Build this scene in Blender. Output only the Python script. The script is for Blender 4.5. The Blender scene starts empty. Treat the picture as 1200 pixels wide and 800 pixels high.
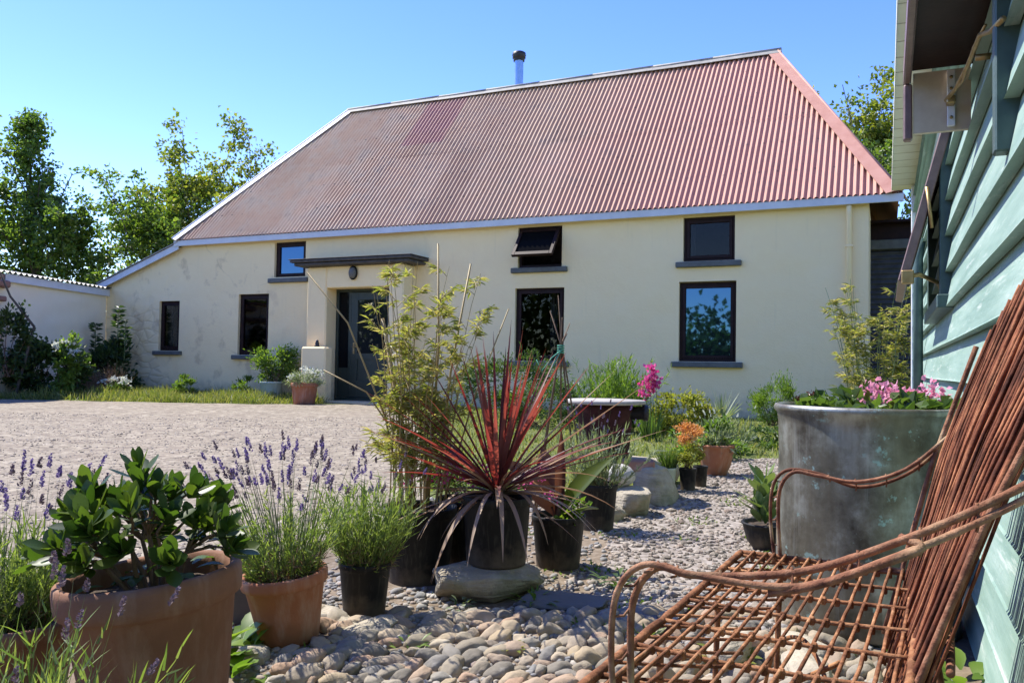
import bpy, math, random
import numpy as np
from mathutils import Vector, Matrix, noise

sc = bpy.context.scene
COL = sc.collection
R = math.radians
PI = math.pi

# ------------------------------------------------------------------ helpers
class MB:
    """collects simple shapes and links them as one mesh object"""
    def __init__(s):
        s.v, s.f, s.sm, s.mi = [], [], [], []
    def add(s, vs, fs, smooth=False, mi=0):
        o = len(s.v)
        s.v.extend([tuple(p) for p in vs])
        for f in fs:
            s.f.append(tuple(i + o for i in f)); s.sm.append(smooth); s.mi.append(mi)
    def box(s, x0, x1, y0, y1, z0, z1, M=None, mi=0, bev=0.0):
        if bev > 0:
            b = min(bev, (x1-x0)*.45, (y1-y0)*.45, (z1-z0)*.45)
            vs, idx = [], {}
            for sx in (0, 1):
                for sy in (0, 1):
                    for sz in (0, 1):
                        X = (x0, x1)[sx]; Y = (y0, y1)[sy]; Z = (z0, z1)[sz]
                        dx = b*(1-2*sx); dy = b*(1-2*sy); dz = b*(1-2*sz)
                        for k, p in enumerate(((X, Y+dy, Z+dz), (X+dx, Y, Z+dz), (X+dx, Y+dy, Z))):
                            idx[(sx, sy, sz, k)] = len(vs); vs.append(p)
            fs = []
            for q in (0, 1):
                fs.append([idx[(q,a,b_,0)] for a, b_ in ((0,0),(1,0),(1,1),(0,1))][::(1 if q else -1)])
                fs.append([idx[(a,q,b_,1)] for a, b_ in ((0,0),(1,0),(1,1),(0,1))][::(-1 if q else 1)])
                fs.append([idx[(a,b_,q,2)] for a, b_ in ((0,0),(1,0),(1,1),(0,1))][::(1 if q else -1)])
            for a in (0, 1):
                for b_ in (0, 1):
                    fs.append([idx[(a,b_,0,0)], idx[(a,b_,1,0)], idx[(a,b_,1,1)], idx[(a,b_,0,1)]])
                    fs.append([idx[(a,0,b_,0)], idx[(a,1,b_,0)], idx[(a,1,b_,2)], idx[(a,0,b_,2)]])
                    fs.append([idx[(0,a,b_,1)], idx[(1,a,b_,1)], idx[(1,a,b_,2)], idx[(0,a,b_,2)]])
                    for c in (0, 1):
                        fs.append([idx[(a,b_,c,k)] for k in (0, 1, 2)])
        else:
            vs = [(x,y,z) for x in (x0,x1) for y in (y0,y1) for z in (z0,z1)]
            fs = [(0,1,3,2),(4,6,7,5),(0,4,5,1),(2,3,7,6),(0,2,6,4),(1,5,7,3)]
        if M is not None: vs = [M @ Vector(p) for p in vs]
        s.add(vs, fs, False, mi)
    def tube(s, pts, rad, n=8, mi=0, cap=True, smooth=True):
        pts = [Vector(p) for p in pts]
        if not hasattr(rad, '__len__'): rad = [rad]*len(pts)
        vs, fs = [], []
        t0 = (pts[1]-pts[0]).normalized()
        ref = Vector((0,0,1)) if abs(t0.z) < .9 else Vector((1,0,0))
        u = t0.cross(ref).normalized()
        for i, p in enumerate(pts):
            t = (pts[min(i+1,len(pts)-1)]-pts[max(i-1,0)])
            if t.length < 1e-9: t = t0
            t = t.normalized()
            u = (u - t*u.dot(t))
            if u.length < 1e-6: u = t.orthogonal()
            u.normalize(); w = t.cross(u)
            for k in range(n):
                a = 2*PI*k/n
                vs.append(p + (u*math.cos(a)+w*math.sin(a))*rad[i])
        for i in range(len(pts)-1):
            for k in range(n):
                k2 = (k+1) % n
                fs.append((i*n+k, i*n+k2, (i+1)*n+k2, (i+1)*n+k))
        if cap:
            fs.append(tuple(range(n))[::-1]); fs.append(tuple((len(pts)-1)*n+k for k in range(n)))
        s.add(vs, fs, smooth, mi)
    def lathe(s, prof, n=40, mi=0, M=None, wob=0.0, seed=0, smooth=True):
        vs, fs = [], []
        for (r, z) in prof:
            for k in range(n):
                a = 2*PI*k/n
                rr = r*(1+wob*noise.noise(Vector((math.cos(a)*1.5+seed, math.sin(a)*1.5, z*3))))
                vs.append(Vector((rr*math.cos(a), rr*math.sin(a), z)))
        for i in range(len(prof)-1):
            for k in range(n):
                k2 = (k+1) % n
                fs.append((i*n+k, i*n+k2, (i+1)*n+k2, (i+1)*n+k))
        if M is not None: vs = [M @ p for p in vs]
        s.add(vs, fs, smooth, mi)
    def leaf(s, base, d, up, L, W, prof=(0.05,.7,1,.7,.05), curl=0.0, fold=.15, mi=0, droop=0.0):
        """a curved leaf blade: rows along d, folded along its midrib"""
        d = Vector(d).normalized(); up = Vector(up)
        side = d.cross(up)
        if side.length < 1e-5: side = d.orthogonal()
        side.normalize(); nrm = side.cross(d).normalized()
        n = len(prof); vs = []; p = Vector(base); dd = d.copy(); nn = nrm.copy()
        for i, w in enumerate(prof):
            h = W*.5*w
            vs += [p - side*h + nn*h*fold*2, p.copy(), p + side*h + nn*h*fold*2]
            rot = Matrix.Rotation(curl/(n-1), 3, side)
            dd = (rot @ dd); nn = (rot @ nn)
            if droop: 
                dd = (dd + Vector((0,0,-droop/(n-1)))).normalized(); nn = side.cross(dd).normalized()
            p = p + dd*(L/(n-1))
        fs = []
        for i in range(n-1):
            a = i*3
            fs += [(a,a+1,a+4,a+3),(a+1,a+2,a+5,a+4)]
        s.add(vs, fs, True, mi)
    def build(s, name, mats, parent=None, loc=None, rot=None):
        me = bpy.data.meshes.new(name)
        me.from_pydata(s.v, [], s.f)
        if not isinstance(mats, (list, tuple)): mats = [mats]
        for m in mats: me.materials.append(m)
        me.polygons.foreach_set('use_smooth', s.sm)
        me.polygons.foreach_set('material_index', s.mi)
        me.update()
        o = bpy.data.objects.new(name, me); COL.objects.link(o)
        if parent is not None: o.parent = parent
        if loc is not None: o.location = loc
        if rot is not None: o.rotation_euler = rot
        return o

def np_mesh(name, V, F, mat, parent=None, smooth=False, loc=None):
    """fast mesh from arrays: V (n,3), F (m,k)"""
    V = np.asarray(V, dtype=np.float32); F = np.asarray(F, dtype=np.int32)
    me = bpy.data.meshes.new(name)
    me.vertices.add(len(V)); me.vertices.foreach_set('co', V.ravel())
    k = F.shape[1]
    me.loops.add(F.size); me.loops.foreach_set('vertex_index', F.ravel())
    me.polygons.add(len(F))
    me.polygons.foreach_set('loop_start', np.arange(0, F.size, k, dtype=np.int32))
    try: me.polygons.foreach_set('loop_total', np.full(len(F), k, dtype=np.int32))
    except Exception: pass
    me.polygons.foreach_set('use_smooth', np.full(len(F), smooth, dtype=bool))
    me.materials.append(mat)
    me.update(calc_edges=True)
    o = bpy.data.objects.new(name, me); COL.objects.link(o)
    if parent is not None: o.parent = parent
    if loc is not None: o.location = loc
    return o

def unit(a):
    return a/np.maximum(np.linalg.norm(a, axis=1, keepdims=True), 1e-9)

def bulk_leaves(P, D, L, W, rng, fold=.18, flat=0.0):
    """many small folded leaves as arrays of triangles"""
    P = np.asarray(P); D = unit(np.asarray(D)); n = len(P)
    L = np.broadcast_to(L, (n,))[:,None]; W = np.broadcast_to(W, (n,))[:,None]
    up = rng.normal(size=(n,3)); up[:,2] += flat
    S = unit(np.cross(D, up)); N = np.cross(S, D)
    tip = P + D*L - N*L*.12
    mid = P + D*L*.48
    l = mid - S*W*.5 + N*W*fold; r = mid + S*W*.5 + N*W*fold
    V = np.stack([P, r, tip, l], 1).reshape(-1, 3)
    b = np.arange(n)*4
    F = np.concatenate([np.stack([b, b+1, b+2], 1), np.stack([b, b+2, b+3], 1)])
    return V, F

def bulk_blades(P, D, L, W, bend, rng):
    """grass-like blades, two segments each"""
    P = np.asarray(P); D = unit(np.asarray(D)); n = len(P)
    L = np.broadcast_to(L, (n,))[:,None]; W = np.broadcast_to(W, (n,))[:,None]; bend = np.broadcast_to(bend, (n,))[:,None]
    S = unit(np.cross(D, rng.normal(size=(n,3))))
    O = unit(np.cross(S, D))
    m = P + D*L*.55 + O*L*bend*.3; t = P + D*L*.95 + O*L*bend
    V = np.stack([P-S*W*.5, P+S*W*.5, m-S*W*.4, m+S*W*.4, t], 1).reshape(-1,3)
    b = np.arange(n)*5
    F = np.concatenate([np.stack([b,b+1,b+3],1), np.stack([b,b+3,b+2],1), np.stack([b+2,b+3,b+4],1)])
    return V, F

def tag(o, label=None, cat=None, group=None, kind=None):
    if label: o['label'] = label
    if cat: o['category'] = cat
    if group: o['group'] = group
    if kind: o['kind'] = kind
    return o

def thing(name, label, cat, loc=(0,0,0), rz=0.0, group=None, rot=None):
    o = bpy.data.objects.new(name, None); COL.objects.link(o)
    o.location = loc; o.rotation_euler = rot if rot else (0,0,rz)
    o.empty_display_size = .1
    return tag(o, label, cat, group)

def gz(y): return .0067*min(max(0.0, y-3), 16)
def ground_z(x, y):
    z = gz(y)
    if -14 < x < 10 and 0 < y < 22:
        a = .012*noise.noise(Vector((x*1.7, y*1.7, 3.1))) + (.022*noise.noise(Vector((x*.7, y*1.5, 6.1))) if y > 3.2 and x < -.3 else 0) + .006*noise.noise(Vector((x*6, y*6, 9)))
        z += a
    return z

# ------------------------------------------------------------------ materials
class NT:
    def __init__(s, name):
        s.m = bpy.data.materials.new(name); s.m.use_nodes = True
        s.t = s.m.node_tree; s.t.nodes.clear()
        s.out = s.n('ShaderNodeOutputMaterial')
        s.b = s.n('ShaderNodeBsdfPrincipled'); s.l(s.b.outputs[0], s.out.inputs[0])
    def n(s, t, **kw):
        nd = s.t.nodes.new(t)
        for k, v in kw.items(): setattr(nd, k, v)
        return nd
    def l(s, a, b): s.t.links.new(a, b)
    def co(s, which='Object', scale=None):
        tc = s.n('ShaderNodeTexCoord')
        o = tc.outputs[which]
        if scale is not None:
            mp = s.n('ShaderNodeMapping'); s.l(o, mp.inputs[0])
            mp.inputs['Scale'].default_value = scale if hasattr(scale,'__len__') else (scale,)*3
            o = mp.outputs[0]
        return o
    def noise(s, co, scale, detail=4, rough=.55, out='Fac'):
        nd = s.n('ShaderNodeTexNoise'); s.l(co, nd.inputs['Vector'])
        nd.inputs['Scale'].default_value = scale; nd.inputs['Detail'].default_value = detail; nd.inputs['Roughness'].default_value = rough
        return nd.outputs[out]
    def voro(s, co, scale, out='Distance', feature='F1'):
        nd = s.n('ShaderNodeTexVoronoi', feature=feature); s.l(co, nd.inputs['Vector']); nd.inputs['Scale'].default_value = scale
        return nd.outputs[out]
    def ramp(s, fac, stops, interp='LINEAR'):
        nd = s.n('ShaderNodeValToRGB'); s.l(fac, nd.inputs[0]); cr = nd.color_ramp; cr.interpolation = interp
        while len(cr.elements) < len(stops): cr.elements.new(.5)
        for e, (p, c) in zip(cr.elements, stops):
            e.position = p; e.color = (c,c,c,1) if not hasattr(c,'__len__') else (*c,1)
        return nd.outputs[0]
    def mix(s, fac, a, b, blend='MIX'):
        nd = s.n('ShaderNodeMix', data_type='RGBA', blend_type=blend)
        for sock, v in ((nd.inputs[0], fac), (nd.inputs[6], a), (nd.inputs[7], b)):
            if hasattr(v, 'is_linked'): s.l(v, sock)
            elif hasattr(v, '__len__'): sock.default_value = (*v, 1)
            else: sock.default_value = v
        return nd.outputs[2]
    def math(s, op, a, b=0.0, clamp=False):
        nd = s.n('ShaderNodeMath', operation=op, use_clamp=clamp)
        for sock, v in ((nd.inputs[0], a), (nd.inputs[1], b)):
            if hasattr(v, 'is_linked'): s.l(v, sock)
            else: sock.default_value = v
        return nd.outputs[0]
    def island(s): return s.n('ShaderNodeNewGeometry').outputs['Random Per Island']
    def objrand(s): return s.n('ShaderNodeObjectInfo').outputs['Random']
    def sep(s, co):
        nd = s.n('ShaderNodeSeparateXYZ'); s.l(co, nd.inputs[0]); return nd.outputs
    def bump(s, h, strength=.4, dist=.01, prev=None):
        nd = s.n('ShaderNodeBump'); nd.inputs['Strength'].default_value = strength; nd.inputs['Distance'].default_value = dist
        s.l(h, nd.inputs['Height'])
        if prev is not None: s.l(prev, nd.inputs['Normal'])
        s.l(nd.outputs[0], s.b.inputs['Normal']); return nd.outputs[0]
    def set(s, color=None, rough=None, metal=None, spec=None):
        for k, v in (('Base Color', color), ('Roughness', rough), ('Metallic', metal), ('Specular IOR Level', spec)):
            if v is None: continue
            i = s.b.inputs[k]
            if hasattr(v, 'is_linked'): s.l(v, i)
            elif hasattr(v, '__len__'): i.default_value = (*v, 1)
            else: i.default_value = v
        return s.m

def m_simple(name, c1, c2, scale=8, rough=.7, bump=.2, metal=0, dist=.005, detail=6, spec=None):
    t = NT(name); co = t.co()
    f = t.noise(co, scale, detail, .6)
    t.bump(t.noise(co, scale*5, 4), bump, dist)
    return t.set(t.ramp(f, [(.3, c1), (.7, c2)]), rough, metal, spec)

def m_leaf(name, cols, rough=.45, trans=.35, tcol=None, spec=.4):
    """leaves: colour varies leaf by leaf, light passes through them"""
    t = NT(name)
    n = len(cols); stops = [((i+.5)/n, c) for i, c in enumerate(cols)]
    c = t.ramp(t.island(), stops)
    co = t.co(); c = t.mix(t.math('MULTIPLY', t.noise(co, 9, 2), .45), c, cols[0], 'MIX')
    t.set(c, rough, 0, spec)
    tr = t.n('ShaderNodeBsdfTranslucent')
    tc = t.mix(1.0, c, tcol or (1.6, 1.7, .7), 'MULTIPLY')
    t.l(tc, tr.inputs[0])
    mx = t.n('ShaderNodeMixShader'); mx.inputs[0].default_value = trans
    t.l(t.b.outputs[0], mx.inputs[1]); t.l(tr.outputs[0], mx.inputs[2]); t.l(mx.outputs[0], t.out.inputs[0])
    return t.m

def m_plaster(name, base, dark, stone_x=None):
    t = NT(name); co = t.co()
    big = t.noise(co, .9, 5, .6); mid = t.noise(co, 5, 5, .6); fine = t.noise(co, 45, 4, .6)
    c = t.mix(t.ramp(big, [(.35,0),(.7,.5)]), base, dark)
    c = t.mix(t.ramp(mid, [(.5,0),(.75,.35)]), c, tuple(min(1,x*1.06) for x in base))
    z = t.sep(co)[2]
    # splash staining, doubling as painted soft shade at the wall foot, ragged edge
    damp_shade = t.math('SUBTRACT', t.math('MULTIPLY', mid, .9), t.math('MULTIPLY', z, 1.0))
    c = t.mix(t.ramp(damp_shade, [(0.0,0),(.45,.6)]), c, (.36,.29,.18))
    cv = t.n('ShaderNodeTexVoronoi', feature='DISTANCE_TO_EDGE'); cv.inputs['Scale'].default_value = .75
    cw = t.n('ShaderNodeMix', data_type='VECTOR'); cw.inputs[0].default_value = .22; t.l(co, cw.inputs[4]); cn = t.n('ShaderNodeTexNoise'); cn.inputs['Scale'].default_value = 2.2; cn.inputs['Detail'].default_value = 6; t.l(co, cn.inputs[0]); t.l(cn.outputs[1], cw.inputs[5]); t.l(cw.outputs[1], cv.inputs[0])
    crk = t.math('MULTIPLY', t.ramp(cv.outputs[0], [(0,1),(.008,0)]), t.math('MULTIPLY', t.ramp(big, [(.5,0),(.6,.3)]), t.ramp(t.math('SUBTRACT', -1.2, t.sep(co)[0]), [(0,.0),(1,1)])))
    c = t.mix(crk, c, (.30,.24,.15))
    st = t.noise(t.co('Object', (7,7,.6)), 1.3, 4)
    c = t.mix(t.ramp(st, [(.6,0),(.8,.13)]), c, (.42,.36,.24))
    h = t.math('ADD', t.math('MULTIPLY', mid, 1.0), t.math('MULTIPLY', fine, .35))
    t.bump(h, .28, .014)
    if stone_x is not None:
        x = t.sep(co)[0]
        mk = t.math('ADD', t.math('SUBTRACT', stone_x, x), t.math('MULTIPLY', t.math('SUBTRACT', big, .5), 2.2))
        mk = t.math('MULTIPLY', t.ramp(mk, [(0,0),(.05,1)]), t.ramp(t.math('SUBTRACT', 2.35, t.math('ADD', z, t.math('MULTIPLY', mid, .7))), [(.0,0),(.05,1)]))
        oc = t.math('MULTIPLY', t.ramp(t.math('SUBTRACT', -1.5, x), [(0,0),(1,1)]), t.ramp(t.noise(co, 2.1, 4, .6), [(.56,0),(.66,.6)]))
        c = t.mix(oc, c, (.62,.46,.27))
        warp = t.n('ShaderNodeMix', data_type='VECTOR'); warp.inputs[0].default_value = .12
        t.l(co, warp.inputs[4]); nn = t.n('ShaderNodeTexNoise'); nn.inputs['Scale'].default_value = 3; t.l(co, nn.inputs[0]); t.l(nn.outputs[1], warp.inputs[5])
        mpp = t.n('ShaderNodeMapping'); mpp.inputs['Scale'].default_value = (3.2,3.2,6.5); t.l(warp.outputs[1], mpp.inputs[0])
        v = t.voro(mpp.outputs[0], 1.0, 'Distance', 'DISTANCE_TO_EDGE')
        hs = t.math('MULTIPLY', t.ramp(v, [(0,0),(.16,.8),(.5,1)]), 1.0)
        hh = t.mix(mk, t.ramp(h, [(0,0),(1.35,1)]), hs)
        t.bump(hh, .5, .022)
        c = t.mix(t.math('MULTIPLY', mk, t.ramp(v, [(0,.22),(.08,.05)])), c, (.45,.36,.26))
    return t.set(c, .9, 0, .2)

def m_glass(name, reflect, tint=(.012,.014,.016)):
    t = NT(name); co = t.co()
    t.bump(t.noise(co, 1.6, 1), .05, .01)
    t.set(tint, .02, 0, .5)
    t.b.inputs['IOR'].default_value = reflect
    if reflect > 2: t.b.inputs['Specular Tint'].default_value = (.22,.52,1,1)  # blue of the mirrored sky is put into the specular tint
    return t.m

def m_rust(name, dark, mid, lite, scale=30, rough=.75, patch=None):
    t = NT(name); co = t.co()
    f = t.noise(co, scale, 6, .65); g = t.noise(co, scale*4, 4, .6)
    f = t.math('ADD', f, t.math('MULTIPLY', t.math('SUBTRACT', t.island(), .5), .28))
    c = t.ramp(f, [(.28, dark), (.5, mid), (.72, lite)])
    c = t.mix(t.ramp(g, [(.5,0),(.75,.6)]), c, dark)
    if patch:
        pm = t.ramp(t.noise(co, 6, 3), [(.56,0),(.62,1)])
        c = t.mix(t.math('MULTIPLY', pm, .75), c, patch)
    c = t.mix(t.ramp(t.noise(co, 11, 4, .6), [(.45,0),(.6,.65)]), c, dark)
    t.bump(t.math('ADD', g, f), .7, .003)
    return t.set(c, .88, 0, .2)

def m_terracotta(name, c1, c2, bloom=(.55,.42,.33), vgroove=False):
    t = NT(name); co = t.co()
    f = t.noise(co, 7, 6, .6); g = t.noise(co, 90, 3)
    c = t.ramp(f, [(.3,c1),(.7,c2)])
    st = t.noise(t.co('Object', (6,6,1.2)), 3.0, 5, .65)
    c = t.mix(t.ramp(st, [(.5,0),(.8,.55)]), c, bloom)
    z = t.sep(co)[2]
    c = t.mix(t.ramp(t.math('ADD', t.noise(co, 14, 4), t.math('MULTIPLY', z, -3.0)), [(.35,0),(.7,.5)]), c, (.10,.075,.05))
    t.bump(t.math('ADD', g, t.math('MULTIPLY', f, .8)), .3, .004)
    return t.set(c, .85, 0, .25)

def m_stone(name, cols, scale=10, rand=True, moss=False):
    t = NT(name); co = t.co()
    r = t.objrand() if rand == 'obj' else t.island()
    n = len(cols)
    c = t.ramp(r, [((i+.5)/n, q) for i, q in enumerate(cols)])
    f = t.noise(co, scale, 8, .65)
    c = t.mix(t.ramp(f, [(.3,.55),(.7,0)]), c, (.12,.11,.095))
    c = t.mix(t.ramp(t.noise(co, scale*.6, 5), [(.55,0),(.7,.5)]), c, (.52,.50,.45))
    if moss:
        c = t.mix(t.ramp(t.noise(co, 5, 5), [(.5,0),(.62,.55)]), c, (.13,.14,.05))
    if moss:
        sr = t.noise(t.co('Object', (3,3,22)), 1.4, 5, .6); f = t.math('ADD', f, t.math('MULTIPLY', sr, .9))
        c = t.mix(t.ramp(sr, [(.5,0),(.72,.45)]), c, (.16,.13,.09))
    t.bump(t.math('ADD', f, t.math('MULTIPLY', t.noise(co, scale*5, 4), .4)), .7 if moss else .5, .03 if moss else .012)
    return t.set(c, .88, 0, .3)

def m_pot():
    t = NT('black plastic pot'); co = t.co(); z = t.sep(co)[2]
    f = t.noise(co, 9, 5, .6); g = t.noise(t.co('Object', (30,30,4)), 3, 4)
    c = t.ramp(f, [(.3,(.006,.006,.006)),(.7,(.014,.0135,.013))])
    c = t.mix(t.ramp(g, [(.52,0),(.70,.55)]), c, (.06,.055,.045))
    d = t.math('SUBTRACT', t.math('MULTIPLY', t.noise(co, 22, 5), .16), z)
    c = t.mix(t.ramp(d, [(0,0),(.08,.7)]), c, (.13,.10,.07))
    t.bump(g, .15, .002)
    return t.set(c, .62, 0, .25)
MAT = {}
MAT['plaster'] = m_plaster('cream plaster', (.97,.76,.425), (.93,.705,.38), stone_x=-4.9)
MAT['plaster_peach'] = m_plaster('peach plaster', (.95,.82,.60), (.91,.76,.54))
MAT['white_paint'] = m_simple('weathered white paint', (.62,.63,.66), (.76,.76,.76), 6, .6, .2)
MAT['fascia'] = m_simple('pale blue-white fascia paint', (.56,.57,.59), (.68,.69,.69), 4, .55, .15)
MAT['grey_sill'] = m_simple('grey painted sill', (.085,.088,.078), (.135,.138,.122), 9, .7, .2)
MAT['maroon'] = m_simple('dark maroon frame', (.014,.006,.005), (.028,.011,.009), 12, .55, .1, spec=.2)
MAT['maroon_lite'] = m_simple('brown sash paint', (.13,.075,.07), (.22,.14,.125), 14, .45, .2)
MAT['glass_dark'] = m_glass('dark window glass', 1.18, (.006,.007,.008))
def m_clear(name, tint=.55):
    t = NT(name); lw = t.n('ShaderNodeFresnel'); lw.inputs[0].default_value = 1.35
    tr = t.n('ShaderNodeBsdfTransparent'); tr.inputs[0].default_value = (tint,tint,tint,1); gl = t.n('ShaderNodeBsdfGlossy'); gl.inputs['Roughness'].default_value = .015
    t.l(t.noise(t.co(), 1.5, 1), t.n('ShaderNodeBump', ).inputs['Height'])
    mx = t.n('ShaderNodeMixShader'); t.l(lw.outputs[0], mx.inputs[0]); t.l(tr.outputs[0], mx.inputs[1]); t.l(gl.outputs[0], mx.inputs[2]); t.l(mx.outputs[0], t.out.inputs[0])
    return t.m
MAT['glass_clear'] = m_clear('clear window glass')
MAT['curtain'] = m_simple('faded curtain', (.35,.34,.33), (.50,.48,.45), 6, .9, .2)
MAT['glass_dim'] = m_glass('dim window glass', 1.42, (.012,.013,.012))
MAT['glass_open'] = m_glass('open sash glass', 1.06, (.006,.006,.006))
MAT['glass_sky'] = m_glass('coated window glass tinted sky blue', 2.6)
MAT['glass_door'] = m_glass('door glass', 1.4)
MAT['door'] = m_simple('dark green door paint', (.022,.032,.024), (.035,.046,.034), 5, .4, .1)
MAT['brass'] = m_simple('brass', (.30,.20,.08), (.45,.33,.16), 20, .5, .2, .8)
MAT['steel'] = m_simple('flue steel', (.22,.38,.62), (.36,.50,.70), 8, .35, .05, .6)
MAT['black_metal'] = m_simple('black metal', (.012,.012,.013), (.03,.03,.03), 20, .5, .2)
MAT['slate'] = m_simple('dark porch slab', (.05,.045,.043), (.11,.10,.095), 9, .85, .6, dist=.01)
MAT['ridge'] = m_simple('weathered ridge flashing', (.22,.21,.18), (.36,.335,.29), 6, .75, .3)
MAT['hip'] = m_simple('faded red hip flashing', (.40,.17,.115), (.50,.25,.18), 4, .65, .2)
MAT['soil'] = m_simple('potting soil', (.025,.017,.011), (.09,.06,.04), 40, .95, .9, dist=.01)
MAT['black_pot'] = m_pot()
MAT['grey_pot'] = m_simple('grey plastic planter', (.10,.10,.09), (.16,.155,.14), 8, .7, .2)
MAT['pale_pot'] = m_simple('pale green glazed pot', (.36,.44,.38), (.46,.53,.47), 8, .5, .1)
MAT['white_pot'] = m_simple('pale green plastic pot', (.44,.50,.40), (.58,.62,.52), 8, .5, .1)
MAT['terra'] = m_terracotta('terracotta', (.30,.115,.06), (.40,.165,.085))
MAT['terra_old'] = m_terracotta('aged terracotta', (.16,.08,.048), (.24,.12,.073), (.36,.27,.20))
MAT['bark'] = m_simple('bark', (.05,.04,.03), (.13,.11,.085), 14, .95, .8, dist=.02)
MAT['twig'] = m_simple('brown twig', (.10,.06,.035), (.20,.13,.08), 20, .85, .4)
MAT['green_stem'] = m_simple('green stem', (.10,.15,.045), (.17,.21,.08), 20, .6, .2)
MAT['cane'] = m_simple('straw coloured cane', (.28,.19,.07), (.42,.31,.12), 16, .55, .2)
MAT['rust_rod'] = m_rust('rusted iron rod', (.075,.028,.013), (.27,.115,.05), (.46,.24,.115), 40)
MAT['rust_arm'] = m_rust('rusted arm rod', (.08,.03,.018), (.25,.11,.06), (.42,.24,.14), 40, .7, (.50,.38,.22))
MAT['rust_back'] = m_rust('rusted back strips', (.045,.015,.008), (.205,.068,.032), (.42,.18,.085), 18, .7)
MAT['maroon_iron'] = m_rust('maroon cast iron', (.022,.007,.008), (.05,.017,.018), (.085,.035,.03), 10, .5)
MAT['slab_white'] = m_simple('pale stone top', (.26,.245,.22), (.42,.39,.35), 9, .8, .3)
MAT['rock'] = m_stone('rock', [(.42,.36,.26),(.50,.44,.33)], 7, True, True)
MAT['rock_pale'] = m_stone('pale boulder', [(.52,.49,.43),(.60,.57,.50)], 7)
MAT['cobble'] = m_stone('river cobble', [(.20,.175,.135),(.36,.29,.19),(.27,.25,.205),(.44,.34,.215),(.34,.28,.205),(.40,.25,.155),(.46,.385,.27),(.21,.20,.18),(.40,.31,.19)], 14, 'obj')
MAT['pebble'] = m_stone('pebbles', [(.20,.20,.19),(.34,.31,.27),(.27,.275,.28),(.42,.37,.30),(.30,.29,.27),(.36,.28,.22)], 14)
MAT['gravel'] = m_stone('gravel chips', [(.20,.165,.125),(.35,.29,.225),(.28,.24,.19),(.42,.35,.275),(.31,.26,.205),(.25,.185,.14)], 20)
MAT['flag'] = m_stone('slate flagstone', [(.10,.105,.115),(.16,.16,.165)], 6)
MAT['brick'] = m_stone('old brick', [(.28,.13,.09),(.36,.19,.14)], 9)

def m_roof():
    t = NT('faded red corrugated iron'); co = t.co(); x, y, z = t.sep(co)
    sheet = t.math('FLOOR', t.math('DIVIDE', x, .684))
    row = t.math('FLOOR', t.math('DIVIDE', t.math('SUBTRACT', z, 3.3), 1.9))
    wn = t.n('ShaderNodeTexWhiteNoise', noise_dimensions='2D')
    cx = t.n('ShaderNodeCombineXYZ'); t.l(sheet, cx.inputs[0]); t.l(row, cx.inputs[1]); t.l(cx.outputs[0], wn.inputs['Vector'])
    big = t.noise(co, .5, 5, .6); mid = t.noise(co, 2.2, 6, .65); fine = t.noise(t.co('Object', (14,1.5,1.5)), 2.2, 5, .7)
    c = t.ramp(t.math('ADD', t.math('MULTIPLY', wn.outputs[0], .25), t.math('MULTIPLY', big, .75)), [(.25,(.37,.225,.135)),(.5,(.47,.305,.19)),(.75,(.54,.38,.25))])
    c = t.mix(t.ramp(t.math('ADD', t.math('DIVIDE', t.math('ADD', x, 4.6), 14.0), t.math('MULTIPLY', big, .35)), [(.72,0),(1.05,.85)]), c, (.46,.205,.15))
    lich = t.math('MULTIPLY', t.ramp(mid, [(.42,0),(.66,1)]), t.ramp(x, [(0,1),(1,.45)]))
    rx = t.ramp(t.math('DIVIDE', t.math('ADD', x, 4.6), 14.0), [(.1,.8),(.55,.5),(.85,.12),(1,.0)])
    c = t.mix(t.math('MULTIPLY', lich, rx), c, (.47,.375,.27))
    c = t.mix(t.ramp(fine, [(.52,0),(.75,.5)]), c, (.19,.085,.06))
    c = t.mix(t.ramp(t.math('ADD', mid, t.math('MULTIPLY', fine, .35)), [(.76,0),(.95,.4)]), c, (.16,.10,.08))
    # one replaced sheet, a stronger pink
    mk = t.math('MULTIPLY', t.math('MULTIPLY', t.math('GREATER_THAN', x, -.16), t.math('LESS_THAN', x, .85)), t.math('GREATER_THAN', z, 5.55))
    c = t.mix(t.math('MULTIPLY', mk, t.ramp(mid, [(.3,.35),(.7,.75)])), c, (.36,.135,.13))
    fx = t.math('ABSOLUTE', t.math('SUBTRACT', t.math('FRACT', t.math('DIVIDE', x, .285)), .5))
    fz = t.math('ABSOLUTE', t.math('SUBTRACT', t.math('FRACT', t.math('DIVIDE', z, .62)), .5))
    scr = t.math('MULTIPLY', t.math('LESS_THAN', fx, .05), t.math('LESS_THAN', fz, .022))
    c = t.mix(t.math('MULTIPLY', scr, .75), c, (.10,.075,.06))
    t.bump(t.noise(co, 30, 3), .12, .004)
    return t.set(c, .6, 0, .3)
MAT['roof'] = m_roof()

def m_boards():
    t = NT('pale teal weatherboard paint'); co = t.co()
    st = t.noise(t.co('Object', (4,.7,8)), 2.0, 6, .65); f = t.noise(co, 30, 4)
    c = t.ramp(st, [(.3,(.16,.255,.21)),(.55,(.24,.345,.29)),(.75,(.33,.425,.37))])
    c = t.mix(t.ramp(t.noise(t.co('Object', (8,1.2,14)), 3, 6, .7), [(.56,0),(.68,.6)]), c, (.50,.55,.50))
    c = t.mix(t.ramp(t.noise(co, 55, 3), [(.66,0),(.74,.55)]), c, (.13,.16,.13))
    t.bump(t.math('ADD', st, t.math('MULTIPLY', f, .4)), .4, .006)
    return t.set(c, .6, 0, .35)
MAT['boards'] = m_boards()
MAT['teal_dark'] = m_simple('dark teal trim', (.035,.07,.065), (.07,.12,.11), 10, .5, .2)
MAT['soffit'] = m_simple('cream soffit board', (.74,.70,.60), (.82,.79,.70), 3, .7, .15)
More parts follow.
